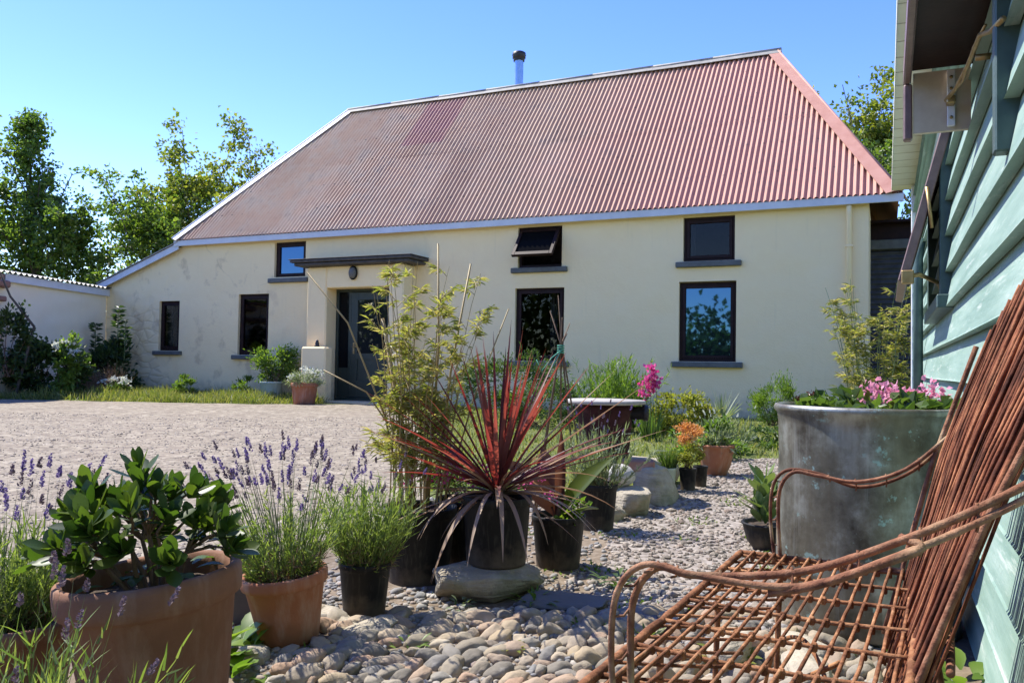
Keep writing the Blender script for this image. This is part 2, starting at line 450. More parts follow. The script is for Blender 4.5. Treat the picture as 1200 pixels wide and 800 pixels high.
MAT['ply'] = m_simple('pale weathered board', (.46,.38,.29), (.60,.52,.41), 10, .8, .3)
MAT['dark_iron'] = m_simple('dark corrugated iron', (.035,.035,.037), (.075,.075,.08), 6, .55, .2)

def m_barrel():
    t = NT('weathered galvanised copper'); co = t.co()
    f = t.noise(co, 5, 7, .65); g = t.noise(t.co('Object', (4,4,1)), 2.2, 6, .65)
    c = t.ramp(f, [(.38,(.06,.052,.037)),(.5,(.19,.185,.15)),(.62,(.40,.42,.38))])
    c = t.mix(t.ramp(g, [(.45,0),(.63,.6)]), c, (.15,.125,.08))
    sp = t.ramp(t.noise(co, 13, 5, .7), [(.60,0),(.66,1)])
    c = t.mix(t.math('MULTIPLY', sp, .75), c, (.36,.56,.53))
    dk = t.noise(t.co('Object', (22,22,1.1)), 1.0, 5, .6)
    c = t.mix(t.ramp(dk, [(.5,0),(.72,.55)]), c, (.10,.09,.065)); c = t.mix(t.ramp(dk, [(.28,.4),(.42,0)]), c, (.48,.50,.46))
    vs = t.ramp(t.noise(t.co('Object', (1,1,2.2)), 26, 3), [(.73,0),(.78,1)])
    c = t.mix(t.math('MULTIPLY', vs, .6), c, (.55,.60,.58))
    t.bump(t.math('ADD', f, t.math('MULTIPLY', t.noise(co, 60, 3), .2)), .35, .006)
    r = t.ramp(f, [(.3,.5),(.7,.34)])
    return t.set(c, r, .55, .5)
MAT['barrel'] = m_barrel()

def m_ground():
    t = NT('ground'); co = t.co()
    at = t.n('ShaderNodeVertexColor', layer_name='zone'); z = t.n('ShaderNodeSeparateColor'); t.l(at.outputs[0], z.inputs[0])
    big = t.noise(co, .45, 5, .6); mid = t.noise(co, 3, 6, .65); fine = t.noise(co, 28, 5, .7)
    edge = t.math('MULTIPLY', t.math('SUBTRACT', mid, .5), .9)
    def mask(sock): return t.ramp(t.math('ADD', sock, edge), [(.42,0),(.58,1)])
    v1 = t.n('ShaderNodeTexVoronoi'); v1.inputs['Scale'].default_value = 42; t.l(co, v1.inputs[0])
    v2 = t.n('ShaderNodeTexVoronoi'); v2.inputs['Scale'].default_value = 17; t.l(co, v2.inputs[0])
    s1 = t.n('ShaderNodeSeparateColor'); t.l(v1.outputs['Color'], s1.inputs[0])
    s2 = t.n('ShaderNodeSeparateColor'); t.l(v2.outputs['Color'], s2.inputs[0])
    pal = [(0,(.13,.112,.080)),(.35,(.25,.215,.155)),(.65,(.30,.26,.19)),(1,(.41,.36,.27))]
    dr = t.mix(.6, t.ramp(s1.outputs[0], pal), t.ramp(s2.outputs[0], pal))
    dr = t.mix(t.ramp(big, [(.35,0),(.7,.5)]), dr, (.26,.22,.16))
    dr = t.mix(t.ramp(mid, [(.45,0),(.75,.5)]), dr, (.16,.12,.088))
    gn = t.noise(co, 9, 7, .8)
    dr = t.mix(t.ramp(gn, [(.46,0),(.62,.75)]), dr, (.13,.10,.078)); dr = t.mix(t.ramp(gn, [(.30,.6),(.44,0)]), dr, (.44,.37,.29))
    so = t.ramp(mid, [(.3,(.10,.075,.05)),(.6,(.20,.155,.11)),(.8,(.27,.22,.165))])
    so = t.mix(t.ramp(fine, [(.5,0),(.75,.6)]), so, (.34,.29,.23))
    pa = t.mix(.35, t.ramp(s1.outputs[0], [(0,(.17,.15,.13)),(.5,(.29,.26,.235)),(1,(.42,.38,.34))]), so)
    gr = t.ramp(mid, [(.3,(.06,.085,.02)),(.55,(.12,.14,.04)),(.8,(.21,.19,.075))])
    c = t.mix(mask(z.outputs[0]), so, dr)
    c = t.mix(mask(z.outputs[2]), c, pa)
    c = t.mix(mask(z.outputs[1]), c, gr)
    h = t.math('ADD', t.math('MULTIPLY', v1.outputs['Distance'], -.8), t.math('ADD', t.math('MULTIPLY', v2.outputs['Distance'], -1.0), t.math('MULTIPLY', fine, .6)))
    t.bump(h, .5, .007)
    return t.set(c, .95, 0, .2)
MAT['ground'] = m_ground()

MAT['lf_tree'] = m_leaf('tree leaves', [(.055,.10,.02),(.095,.16,.03),(.14,.21,.042),(.19,.245,.055)], .45, .5)
MAT['lf_tree2'] = m_leaf('yellow green tree leaves', [(.075,.115,.02),(.14,.18,.03),(.21,.23,.04),(.26,.26,.055)], .45, .5)
MAT['lf_ivy'] = m_leaf('dark ivy leaves', [(.025,.05,.015),(.045,.08,.022),(.075,.12,.03)], .4, .35)
MAT['lf_bright'] = m_leaf('bright green leaves', [(.09,.16,.025),(.14,.22,.035),(.20,.27,.05)], .45, .4)
MAT['lf_yellow'] = m_leaf('yellow green leaves', [(.16,.19,.03),(.25,.25,.045),(.34,.31,.06)], .45, .4)
MAT['lf_mid'] = m_leaf('mid green leaves', [(.05,.09,.022),(.085,.14,.032),(.12,.18,.045)], .45, .35)
MAT['lf_silver'] = m_leaf('grey green leaves', [(.15,.19,.11),(.22,.26,.16),(.30,.33,.22)], .6, .3)
MAT['lf_lav'] = m_leaf('lavender leaves', [(.10,.15,.045),(.16,.22,.06),(.22,.28,.085),(.27,.31,.11)], .55, .4)
MAT['lf_dry'] = m_leaf('dry brown stems', [(.14,.09,.06),(.20,.13,.085),(.26,.19,.12)], .8, .2, (1.3,1.1,.8))
MAT['lf_glossy'] = m_leaf('glossy dark leaves', [(.03,.06,.014),(.06,.10,.022),(.10,.14,.032)], .40, .42, (1.6,1.8,.5), .35)
MAT['lf_bamboo'] = m_leaf('bamboo leaves', [(.19,.21,.05),(.28,.285,.08),(.38,.34,.13),(.46,.37,.20)], .5, .42)
MAT['lf_cord'] = m_leaf('red sword leaves', [(.085,.022,.024),(.15,.036,.036),(.19,.085,.07),(.28,.17,.135),(.18,.045,.042)], .45, .38, (1.9,.7,.55))
MAT['lf_cord_dry'] = m_leaf('tan dry sword leaves', [(.30,.20,.13),(.40,.29,.20),(.24,.14,.09)], .6, .25, (1.2,1.0,.8))
MAT['lf_canna'] = m_leaf('purple canna leaves', [(.055,.028,.03),(.075,.04,.035),(.10,.05,.045)], .3, .35, (1.8,1.2,.6))
MAT['lf_canna_g'] = m_leaf('olive canna leaves', [(.07,.10,.025),(.10,.13,.03)], .3, .45, (1.7,1.7,.5))
MAT['fl_lav'] = m_leaf('lavender flowers', [(.15,.10,.26),(.22,.16,.36),(.13,.10,.17),(.24,.19,.30)], .7, .3, (1.1,1.0,1.3))
MAT['fl_lav_dry'] = m_leaf('faded lavender flowers', [(.13,.09,.13),(.19,.14,.17),(.22,.17,.17)], .8, .2, (1.1,1,1.1))
MAT['fl_pink'] = m_leaf('magenta flowers', [(.60,.06,.26),(.72,.12,.36),(.66,.2,.42)], .6, .35, (1.3,1,1.1))
MAT['fl_pale'] = m_leaf('pale pink flowers', [(.66,.26,.38),(.75,.40,.48),(.70,.32,.46)], .6, .35, (1.2,1,1.1))
MAT['fl_orange'] = m_leaf('orange foliage', [(.55,.26,.07),(.66,.38,.13),(.60,.33,.16)], .6, .35, (1.3,1.1,.7))
MAT['fl_white'] = m_leaf('white flowers', [(.62,.64,.55),(.74,.75,.68)], .6, .3, (1.1,1.1,1))
MAT['grass'] = m_leaf('grass blades', [(.10,.14,.03),(.16,.19,.045),(.25,.25,.08),(.33,.29,.12)], .55, .4)
MAT['succ'] = m_leaf('fleshy grey green leaves', [(.10,.16,.05),(.15,.21,.075),(.2,.25,.1)], .35, .2)

# ------------------------------------------------------------------ camera, sky, sun
cam_d = bpy.data.cameras.new('camera'); cam = bpy.data.objects.new('camera', cam_d); COL.objects.link(cam)
cam_d.sensor_width = 36; cam_d.lens = 28.8; cam_d.clip_start = .05; cam_d.clip_end = 2000
_p, _a = R(1.77), R(.95)
fw = Vector((0, math.cos(_p), math.sin(_p))); up0 = Vector((0, -math.sin(_p), math.cos(_p))); r0 = Vector((1,0,0))
rr = r0*math.cos(_a) + up0*math.sin(_a); uu = -r0*math.sin(_a) + up0*math.cos(_a)
cam.matrix_world = Matrix(((rr.x,uu.x,-fw.x,0),(rr.y,uu.y,-fw.y,0),(rr.z,uu.z,-fw.z,.82),(0,0,0,1)))
sc.camera = cam
SUN_EL, SUN_H = 54.0, Vector((-.82,.57)).normalized()
sv = Vector((SUN_H.x*math.cos(R(SUN_EL)), SUN_H.y*math.cos(R(SUN_EL)), math.sin(R(SUN_EL))))
ld = bpy.data.lights.new('sun','SUN'); ld.energy = 2.5; ld.angle = R(.53); ld.color = (1,.95,.86)
lo = bpy.data.objects.new('sun', ld); COL.objects.link(lo); lo.rotation_euler = sv.to_track_quat('Z','Y').to_euler(); lo.location = (-8,6,12)
w = bpy.data.worlds.new('World'); sc.world = w; w.use_nodes = True
nt = w.node_tree; bg = nt.nodes['Background']; sk = nt.nodes.new('ShaderNodeTexSky'); sk.sky_type = 'NISHITA'; sk.sun_disc = False
sk.sun_elevation = R(SUN_EL); sk.sun_rotation = math.atan2(sv.x, sv.y); sk.air_density = 1.0; sk.dust_density = .1; sk.ozone_density = 3.0
hs = nt.nodes.new('ShaderNodeHueSaturation'); hs.inputs['Saturation'].default_value = 1.27; hs.inputs['Hue'].default_value = .524; nt.links.new(sk.outputs[0], hs.inputs['Color']); nt.links.new(hs.outputs[0], bg.inputs[0]); bg.inputs[1].default_value = .090
sc.view_settings.view_transform = 'Standard'; sc.view_settings.look = 'None'; sc.view_settings.exposure = 1.93; sc.view_settings.gamma = 1
sc.cycles.max_bounces = 6; sc.cycles.transparent_max_bounces = 4; sc.cycles.caustics_reflective = False; sc.cycles.caustics_refractive = False
try: sc.cycles.use_denoising = True
except Exception: pass

# ------------------------------------------------------------------ ground
def in_poly(x, y, P):
    c = False; j = len(P)-1
    for i in range(len(P)):
        if (P[i][1] > y) != (P[j][1] > y) and x < (P[j][0]-P[i][0])*(y-P[i][1])/(P[j][1]-P[i][1])+P[i][0]: c = not c
        j = i
    return c
DRIVE = [(-16,15.2),(-9.2,14.9),(-4.6,14.6),(-3.4,15.2),(-2.3,15.3),(-1.5,12.5),(-.85,8),(-.5,5),(-.75,3.9),(-1.2,3.0),(-2.2,2.6),(-16,1.5)]
PATH = [(.25,2.75),(.45,3.6),(.55,4.3),(1.05,5.5),(1.6,6.5),(2.0,7.4),(3.3,7.6),(3.3,6.2),(2.5,4.6),(1.9,3.6),(1.4,2.6),(.9,2.6)]
YARD = [(-1.6,-1),(-1.4,2.7),(-.9,3.3),(-.6,4.2),(-.2,5.2),(.1,5.4),(.5,5.0),(.5,3.8),(.3,2.8),(1.0,2.75),(2,2.7),(.8,-1)]
def zone(x, y):
    if in_poly(x, y, PATH): return (0,0,1)
    if in_poly(x, y, DRIVE): return (1,0,0)
    if in_poly(x, y, YARD): return (0,0,0)
    if -12 < x < 8 and y < 3: return (0,0,0)
    return (0,1,0)
def cuts(segs):
    out = []
    for a, b, st in segs:
        n = max(1, round((b-a)/st)); out += [a+(b-a)*i/n for i in range(n)]
    return out + [segs[-1][1]]
gx = cuts([(-400,-60,85),(-60,-15,9),(-15,-2.5,.25),(-2.5,3,.07),(3,10,.25),(10,60,10),(60,400,85)])
gy = cuts([(-300,-40,65),(-40,-2,6),(-2,0,.5),(0,6,.07),(6,10,.14),(10,20,.25),(20,60,8),(60,600,90)])
nx, ny = len(gx), len(gy)
GV = [(x, y, ground_z(x, y)) for y in gy for x in gx]
faces = {'ground':[], 'driveway':[], 'path':[], 'lawn':[]}
for j in range(ny-1):
    for i in range(nx-1):
        cx, cy = (gx[i]+gx[i+1])/2, (gy[j]+gy[j+1])/2
        zc = zone(cx, cy); k = 'path' if zc[2] else 'driveway' if zc[0] else 'lawn' if (zc[1] and -16 < cx < 12 and cy < 22) else 'ground'
        faces[k].append((j*nx+i, j*nx+i+1, (j+1)*nx+i+1, (j+1)*nx+i))
for k, fs in faces.items():
    ids = sorted({i for f in fs for i in f}); mp = {a: b for b, a in enumerate(ids)}
    me = bpy.data.meshes.new(k); me.from_pydata([GV[i] for i in ids], [], [tuple(mp[i] for i in f) for f in fs])
    me.materials.append(MAT['ground']); me.polygons.foreach_set('use_smooth', [True]*len(fs))
    ca = me.color_attributes.new('zone', 'FLOAT_COLOR', 'POINT')
    ca.data.foreach_set('color', [c for i in ids for c in (*zone(GV[i][0], GV[i][1]), 1)])
    me.update(); o = bpy.data.objects.new(k, me); COL.objects.link(o); tag(o, kind='structure')

# ------------------------------------------------------------------ cottage
HR = R(-24.56)
cottage = thing('cottage', 'cream rendered cottage with red corrugated hipped roof and dark windows', 'house', (-3.058,16,0), HR)
HM = Matrix.Translation((-3.058,16,0)) @ Matrix.Rotation(HR, 4, 'Z')
def hw(x, y, z): return HM @ Vector((x, y, z))
WIN = dict(a=(-5.273,-4.666,1.05,2.145), b=(-2.99,-2.18,.977,2.25), c=(-2.06,-1.26,2.557,3.30), d=(3.45,4.29,2.58,3.30),
           e=(3.41,4.345,.93,2.216), f=(6.41,7.236,2.575,3.30), g=(6.35,7.265,.955,2.242))
OPEN = list(WIN.values()) + [(-.40,1.0,-.1,2.28)]
def top(x):
    return 3.40 if x >= -4.6 else 3.36 + (x+4.6)*.34
def front_wall():
    xs = sorted(set([round(-6.95+.07*i,3) for i in range(int((9.19+6.95)/.07)+1)] + [9.19] + [v for o in OPEN for v in o[:2]]))
    zs = sorted(set([round(-.1+.07*i,3) for i in range(50)] + [3.40] + [v for o in OPEN for v in o[2:]]))
    zs = [z for z in zs if z <= 3.40]
    def clean(v):
        out = [v[0]]
        keep = {q for o in OPEN for q in o}
        for q in v[1:]:
            if q - out[-1] < .02:
                if q in keep: out[-1] = q
                continue
            out.append(q)
        return out
    xs, zs = clean(xs), clean(zs)
    mb = MB(); idx = {}
    def disp(x, z):
        d = min((max(o[0]-x, x-o[1], o[2]-z, z-o[3], 0) for o in OPEN))
        k = min(1, d/.15)
        n = .018*noise.noise(Vector((x*.9, z*.9, 5))) + .009*noise.noise(Vector((x*3.2, z*3.2, 8)))
        if x < -4.4: n += .018*min(1, (-4.4-x)/.6)*noise.noise(Vector((x*6, z*8, 2)))
        return n*k
    vs, fs = [], []
    for i, x in enumerate(xs):
        for j, z in enumerate(zs):
            zz = min(z, top(x)); idx[i,j] = len(vs); vs.append((x, disp(x, zz), zz))
    for i in range(len(xs)-1):
        for j in range(len(zs)-1):
            cx, cz = (xs[i]+xs[i+1])/2, (zs[j]+zs[j+1])/2
            if any(o[0] < cx < o[1] and o[2] < cz < o[3] for o in OPEN): continue
            if zs[j] >= max(top(xs[i]), top(xs[i+1])): continue
            fs.append((idx[i,j], idx[i+1,j], idx[i+1,j+1], idx[i,j+1]))
    mb.add(vs, fs, True)
    for a, b, c, d in OPEN:
        q = .2
        mb.add([(a,0,c),(a,q,c),(a,q,d),(a,0,d)], [(0,1,2,3)]); mb.add([(b,0,c),(b,0,d),(b,q,d),(b,q,c)], [(0,1,2,3)])
        mb.add([(a,0,d),(a,q,d),(b,q,d),(b,0,d)], [(0,1,2,3)]); mb.add([(a,0,c),(b,0,c),(b,q,c),(a,q,c)], [(0,1,2,3)])
    return mb.build('wall', MAT['plaster'], cottage)
front_wall()
m = MB(); m.box(8.99,9.192,.02,6,-.1,3.4); m.box(-6.95,-6.75,.02,6,-.1,2.5); m.box(-4.6,-4.4,.25,6,2.3,3.4); m.box(-6.75,8.99,5.8,6,-.1,3.38)
m.build('end_wall', MAT['plaster'], cottage)
m = MB(); m.box(-6.7,8.98,.3,5.8,2.42,2.5); m.box(-4.3,8.9,1.1,1.15,2.5,4.6); m.build('loft_floor_dark_backing', MAT['slate'], cottage)  # floor plus a dark partition added so the open window looks black inside
# corrugated roof
E0 = Vector((0,-.17,3.45)); SL = Vector((0,3.17,3.5)); NF = Vector((0,-3.5,3.17)).normalized()
XL, XR, RL, RR_ = -4.72, 9.6, -2.45, 7.5
def roof_sheet():
    mb = MB(); pitch = .092; per = 8
    n = int((XR-XL)/pitch*per)
    def sheet(t0, t1, off):
        rows = 7; vs, fs, ok = [], [], []
        for i in range(n+1):
            x = XL + (XR-XL)*i/n
            tm = min(1, (x-XL)/(RL-XL), (XR-x)/(XR-RR_))
            a = min(t0, tm); b = min(t1, tm)
            sag = .02*noise.noise(Vector((x*.6, 1.3, 0)))
            ok.append(b > a)
            for r in range(rows+1):
                t = a + (b-a)*r/rows
                ph = math.sin(2*PI*i/per)
                d = off + .020*ph + sag*math.sin(PI*t) + .012*noise.noise(Vector((x*.45, t*4, 7)))
                p = E0 + SL*t + NF*d; vs.append((x, p.y, p.z))
        R1 = rows+1
        for i in range(n):
            if not (ok[i] or ok[i+1]): continue
            for r in range(rows):
                fs.append((i*R1+r, (i+1)*R1+r, (i+1)*R1+r+1, i*R1+r+1))
        mb.add(vs, fs, True)
    sheet(0, .53, 0); sheet(.50, 1.0, .003)
    # hips and back slope
    eL, eR = Vector((XL,-.17,3.44)), Vector((XR,-.17,3.44)); bL, bR = Vector((XL,6.17,3.44)), Vector((XR,6.17,3.44)); rL, rR = Vector((RL,3,6.94)), Vector((RR_,3,6.94))
    mb.add([eR,bR,rR],[(0,1,2)]); mb.add([bL,eL,rL],[(0,1,2)]); mb.add([bR,bL,rL,rR],[(0,1,2,3)])
    return mb.build('roof', MAT['roof'], cottage)
roof = roof_sheet()
def cap_plate(mb, A, B, wA, wB, th=.012):
    """flat flashing between points A and B reaching sideways by wA, wB"""
    n = (B-A).cross(wA).normalized()
    if n.z < 0: n = -n
    q = [A, B, B+wB, A+wA]
    vs = [p for p in q] + [p + n*th for p in q]
    mb.add(vs, [(0,1,2,3),(4,7,6,5),(0,4,5,1),(1,5,6,2),(2,6,7,3),(3,7,4,0)])
eR, rR, eL, rL = Vector((XR,-.17,3.45)), Vector((RR_,3,6.95)), Vector((XL,-.17,3.45)), Vector((RL,3,6.95))
h = (rR-eR).normalized(); ain = h.cross(NF); ain = -ain if ain.x > 0 else ain
NR = Vector((3.5,0,2.09)).normalized(); aout = h.cross(NR); aout = -aout if aout.y < 0 else aout
m = MB(); o_ = NF*.028+Vector((.02,0,.02)); cap_plate(m, eR+o_, rR+o_, ain*.21, ain*.19); cap_plate(m, eR+o_, rR+o_, aout*.25, aout*.22)
m.tube([eR+o_*1.0, rR+o_*1.0], .022, 8)
m.build('hip_cap', MAT['hip'], roof)
h = (rL-eL).normalized(); ain = h.cross(NF); ain = -ain if ain.x < 0 else ain
m = MB(); o_ = NF*.026+Vector((-.02,0,.02)); cap_plate(m, eL+o_, rL+o_, ain*.17, ain*.17); m.tube([eL+o_, rL+o_], .03, 8)
m.build('hip_cap', MAT['white_paint'], roof)
m = MB(); o_ = NF*.022+Vector((0,0,.03)); dn = -SL.normalized()
for i in range(8):
    a = RL-.05 + (RR_-RL+.1)*i/8; b = RL-.05 + (RR_-RL+.1)*(i+1)/8+.04; k = .004*(i%2)
    A, B = Vector((a,3,6.95+k))+o_, Vector((b,3,6.95+k))+o_
    cap_plate(m, A, B, dn*.14, dn*.14); cap_plate(m, A, B, Vector((0,.1,-.11)), Vector((0,.1,-.11)))
    m.tube([A, B], .035, 10)
m.build('ridge_cap', MAT['ridge'], roof)
m = MB(); m.box(-4.74,9.66,-.152,-.125,3.325,3.445, bev=.004); m.box(-4.7,9.6,-.122,.06,3.405,3.425)
m.build('fascia', MAT['fascia'], roof)
# low lean-to roof at the far end
m = MB()
p0, p1 = Vector((-4.62,-.13,3.40)), Vector((-7.12,-.13,2.555)); d = (p1-p0)
m.add([p0,p1,p1+Vector((0,.025,0)),p0+Vector((0,.025,0)), p0+Vector((0,0,-.14)),p1+Vector((0,0,-.14)),p1+Vector((0,.025,-.14)),p0+Vector((0,.025,-.14))],
      [(0,1,2,3),(4,7,6,5),(0,4,5,1),(2,6,7,3),(1,5,6,2),(0,3,7,4)])
m.build('bargeboard', MAT['fascia'], cottage)
m = MB(); a = p0+Vector((-.0,-.03,.012)); b = p1+Vector((0,-.03,.012)); k = Vector((0,6.2,0)); u = Vector((0,0,.02))
m.add([a,b,b+k,a+k,a+u,b+u,b+k+u,a+k+u], [(3,2,1,0),(4,5,6,7),(0,1,5,4),(1,2,6,5),(3,7,6,2),(0,4,7,3)])
m.build('leanto_roof', MAT['ridge'], cottage)
def frame_ring(mb, x0, x1, z0, z1, y0, y1, t, bot=None):
    bt = bot or t
    mb.box(x0, x0+t, y0, y1, z0, z1, bev=.004); mb.box(x1-t, x1, y0, y1, z0, z1, bev=.004)
    mb.box(x0+t, x1-t, y0, y1, z1-t, z1, bev=.004); mb.box(x0+t, x1-t, y0, y1, z0, z0+bt, bev=.004)
def window(k, pane, sill=True, sash=True, rec=.06):
    x0, x1, z0, z1 = WIN[k]
    m = MB(); frame_ring(m, x0-.01, x1+.01, z0-.005, z1+.01, rec, rec+.09, .055)
    if sash: frame_ring(m, x0+.047, x1-.047, z0+.052, z1-.047, rec-.012, rec+.05, .05)
    f = m.build('window', MAT['maroon'], cottage)
    if sash:
        m = MB(); m.box(x0+.09, x1-.09, rec+.02, rec+.03, z0+.09, z1-.09)
        m.build('pane', MAT[pane], f)
    if sill:
        m = MB(); m.box(x0-.11, x1+.11, -.075, rec+.02, z0-.095, z0-.006, bev=.01); m.build('sill', MAT['grey_sill'], f)
    return f
fa = window('a','glass_clear'); fb = window('b','glass_clear'); window('c','glass_sky'); fe = window('e','glass_clear'); ff = window('f','glass_clear'); window('g','glass_sky')
def curtain(par, x0, x1, z0, z1, y=.24):
    vs, fs = [], []; n = 40
    for i in range(n+1):
        x = x0+(x1-x0)*i/n; d = y+.018*math.sin(i*1.25)+.008*math.sin(i*.47)
        vs += [(x,d,z0),(x+.01*math.sin(i),d*.96,z1)]
    for i in range(n): fs.append((2*i,2*i+2,2*i+3,2*i+1))
    m = MB(); m.add(vs, fs, True); m.build('curtain', MAT['curtain'], par)
curtain(fa,-5.26,-5.08,1.06,2.13); curtain(fa,-4.84,-4.68,1.06,2.13); curtain(fe,3.96,4.10,.95,2.2,.32); curtain(fb,-2.36,-2.2,1.0,2.23); curtain(ff,6.42,6.56,2.58,3.3)
m = MB(); m.lathe([(0,0),(.04,0),(.05,.05),(.03,.12),(.038,.15),(0,.15)], 16, M=Matrix.Translation((-2.7,.2,.98))); m.lathe([(0,0),(.03,0),(.045,.04),(.045,.1),(0,.1)], 16, M=Matrix.Translation((-2.52,.2,.98))); m.build('sill_jars', MAT['pale_pot'], fb)
fd = window('d','glass_dark', True, False)
x0, x1, z0, z1 = WIN['d']     # the open top hung sash
M = Matrix.Translation((0,.03,z1-.05)) @ Matrix.Rotation(R(-38), 4, 'X')
m = MB(); hh = z1-z0-.08
for (a,b,c,d) in ((x0+.04,x0+.10,-hh,0),(x1-.10,x1-.04,-hh,0),(x0+.10,x1-.10,-.06,0),(x0+.10,x1-.10,-hh,-hh+.075)):
    m.box(a,b,-.03,.03,c,d,M=M, bev=.004)
sash = m.build('open_sash', MAT['maroon'], fd)
m = MB(); m.box(x0+.095,x1-.095,-.006,.006,-hh+.07,-.055,M=M)
for q in m.v: pass
m.build('pane', MAT['glass_open'], fd)
# porch, door, lamp
m = MB()
m.box(-.87,-.41,-.42,.05,-.1,2.70, bev=.025); m.box(1.01,1.33,-.42,.05,-.1,2.70, bev=.025); m.box(-.41,1.01,-.415,.05,2.28,2.698, bev=.015)
m.box(-.79,-.22,-.66,-.42,-.1,1.14, bev=.03)
m.box(-.2,1.0,-.62,.04,-.1,.12, bev=.015)
porch = m.build('porch', MAT['plaster'], cottage)
m = MB(); m.box(-1.12,1.62,-.66,.06,2.765,2.815, bev=.012); m.box(-1.06,1.56,-.61,.06,2.702,2.762, bev=.02); m.box(-1.14,1.64,-.68,-.02,2.818,2.832, bev=.005)
m.build('porch_roof', MAT['slate'], porch)
m = MB(); frame_ring(m, -.405, 1.005, .12, 2.285, -.10, -.02, .06)
m.box(-.10,-.04,-.10,-.02,.18,2.22, bev=.004)
m.box(-.035,.94,-.085,-.03,.185,2.215)
frame_ring(m, -.035, .94, .185, 2.215, -.105, -.087, .15, .32); m.box(.115,.79,-.102,-.086,.92,1.03)
m.box(-.345,-.1,-.07,-.04,.18,.75)
door = m.build('door', MAT['door'], cottage)
m = MB(); m.box(.115,.79,-.092,-.087,1.03,2.06); m.build('pane', MAT['glass_door'], door)
m = MB(); m.box(-.345,-.1,-.06,-.05,.75,2.225); m.build('pane', MAT['glass_dark'], door)
m = MB(); m.box(.02,.06,-.118,-.105,1.02,1.24, bev=.004); m.tube([(.04,-.118,1.16),(.04,-.16,1.16),(.15,-.165,1.16)], .011, 8)
m.build('handle', MAT['brass'], door)
m = MB()
m.lathe([(.0,.0),(.075,.0),(.085,.02),(.085,.035)], 20, M=Matrix.Translation((.23,-.42,2.55)) @ Matrix.Rotation(R(90),4,'X') @ Matrix.Diagonal((1.1,1.6,1.2,1)))
lamp = m.build('wall_lamp', MAT['black_metal'], porch)
m = MB(); m.lathe([(.068,.03),(.066,.06),(.045,.09),(0,.10)], 20, M=Matrix.Translation((.23,-.42,2.55)) @ Matrix.Rotation(R(90),4,'X') @ Matrix.Diagonal((1.1,1.6,1.2,1)))
m.build('lamp_cover', MAT['grey_pot'], porch)
m = MB(); m.tube([(8.92,-.06,.05),(8.92,-.06,3.18),(8.92,-.10,3.32)], .038, 12)
for z in (.7,1.7,2.7): m.box(8.87,8.97,-.10,.01,z,z+.03)
m.build('drainpipe', MAT['plaster'], cottage)
m = MB(); m.lathe([(.10,0),(.10,1.5)], 24, M=Matrix.Translation((1.89,3.35,6.25))); fl = m.build('flue', MAT['steel'], cottage)
m = MB(); m.lathe([(0,.20),(.12,.20),(.15,.18),(.15,.06),(.12,.04),(.12,.02),(.13,0),(.10,0)], 24, M=Matrix.Translation((1.89,3.35,7.70))); m.lathe([(.145,.0),(.16,.02),(.145,.04)],24,M=Matrix.Translation((1.89,3.35,7.81)))
m.build('cap', MAT['black_metal'], fl)

# small ornament on the stub wall
m = MB(); m.lathe([(0,0),(.05,0),(.052,.015),(.035,.04),(.042,.07),(.028,.095),(.03,.115),(.018,.135),(0,.14)], 16)
o = m.build('garden_ornament', MAT['black_metal'], None, hw(-.5,-.54,1.14)); tag(o, 'small dark ornament standing on the low porch wall beside the door', 'ornament')

# ------------------------------------------------------------------ outbuilding closing the yard
A, B = Vector((-9.36,18.84,0)), Vector((-9.86,14.6,0)); dv = (B-A); Lw = dv.length
ob = thing('outbuilding', 'low cream walled outbuilding with white fascia joining the cottage end', 'outbuilding', A, math.atan2(dv.y, dv.x))
def ob_wall():
    mb = MB(); n, k = 60, 34; vs, fs = [], []
    for i in range(n+1):
        for j in range(k+1):
            x, z = Lw*i/n, -.1+2.5*j/k
            vs.append((x, .022*noise.noise(Vector((x*2.2, z*2.6, 4)))+.012*noise.noise(Vector((x*6, z*6, 4))), z))
    for i in range(n):
        for j in range(k): fs.append((i*(k+1)+j, (i+1)*(k+1)+j, (i+1)*(k+1)+j+1, i*(k+1)+j+1))
    mb.add(vs, [f[::-1] for f in fs], True)
    mb.box(Lw-.2,Lw,-3,-.03,-.1,2.36); mb.box(0,Lw,-3.0,-2.8,-.1,2.36)
    return mb
ob_wall().build('wall', MAT['plaster_peach'], ob)
m = MB(); m.box(-.02,Lw-1.0,.045,.075,2.285,2.44, bev=.006); m.box(-.02,Lw-1.0,-.03,.043,2.42,2.438); m.build('fascia', MAT['white_paint'], ob)
m = MB(); vs, fs = [], []
n = int(Lw/.15)*8
for i in range(n+1):
    x = Lw*i/n; d = .022*math.sin(2*PI*i/8)
    vs += [(x,.13,2.465+d),(x,-3.1,2.95+d)]
for i in range(n): fs.append((2*i,2*i+2,2*i+3,2*i+1))
m.add(vs, fs, True); m.build('roof', MAT['dark_iron'], ob)
m = MB(); m.box(Lw-1.05,Lw-.72,-.05,.16,2.16,2.30, bev=.03); m.box(Lw-.95,Lw-.3,-.02,.10,2.33,2.42, bev=.02); m.box(Lw-1.0,Lw-.3,.02,.12,1.9,2.0,bev=.02)
m.build('lintel', MAT['brick'], ob)

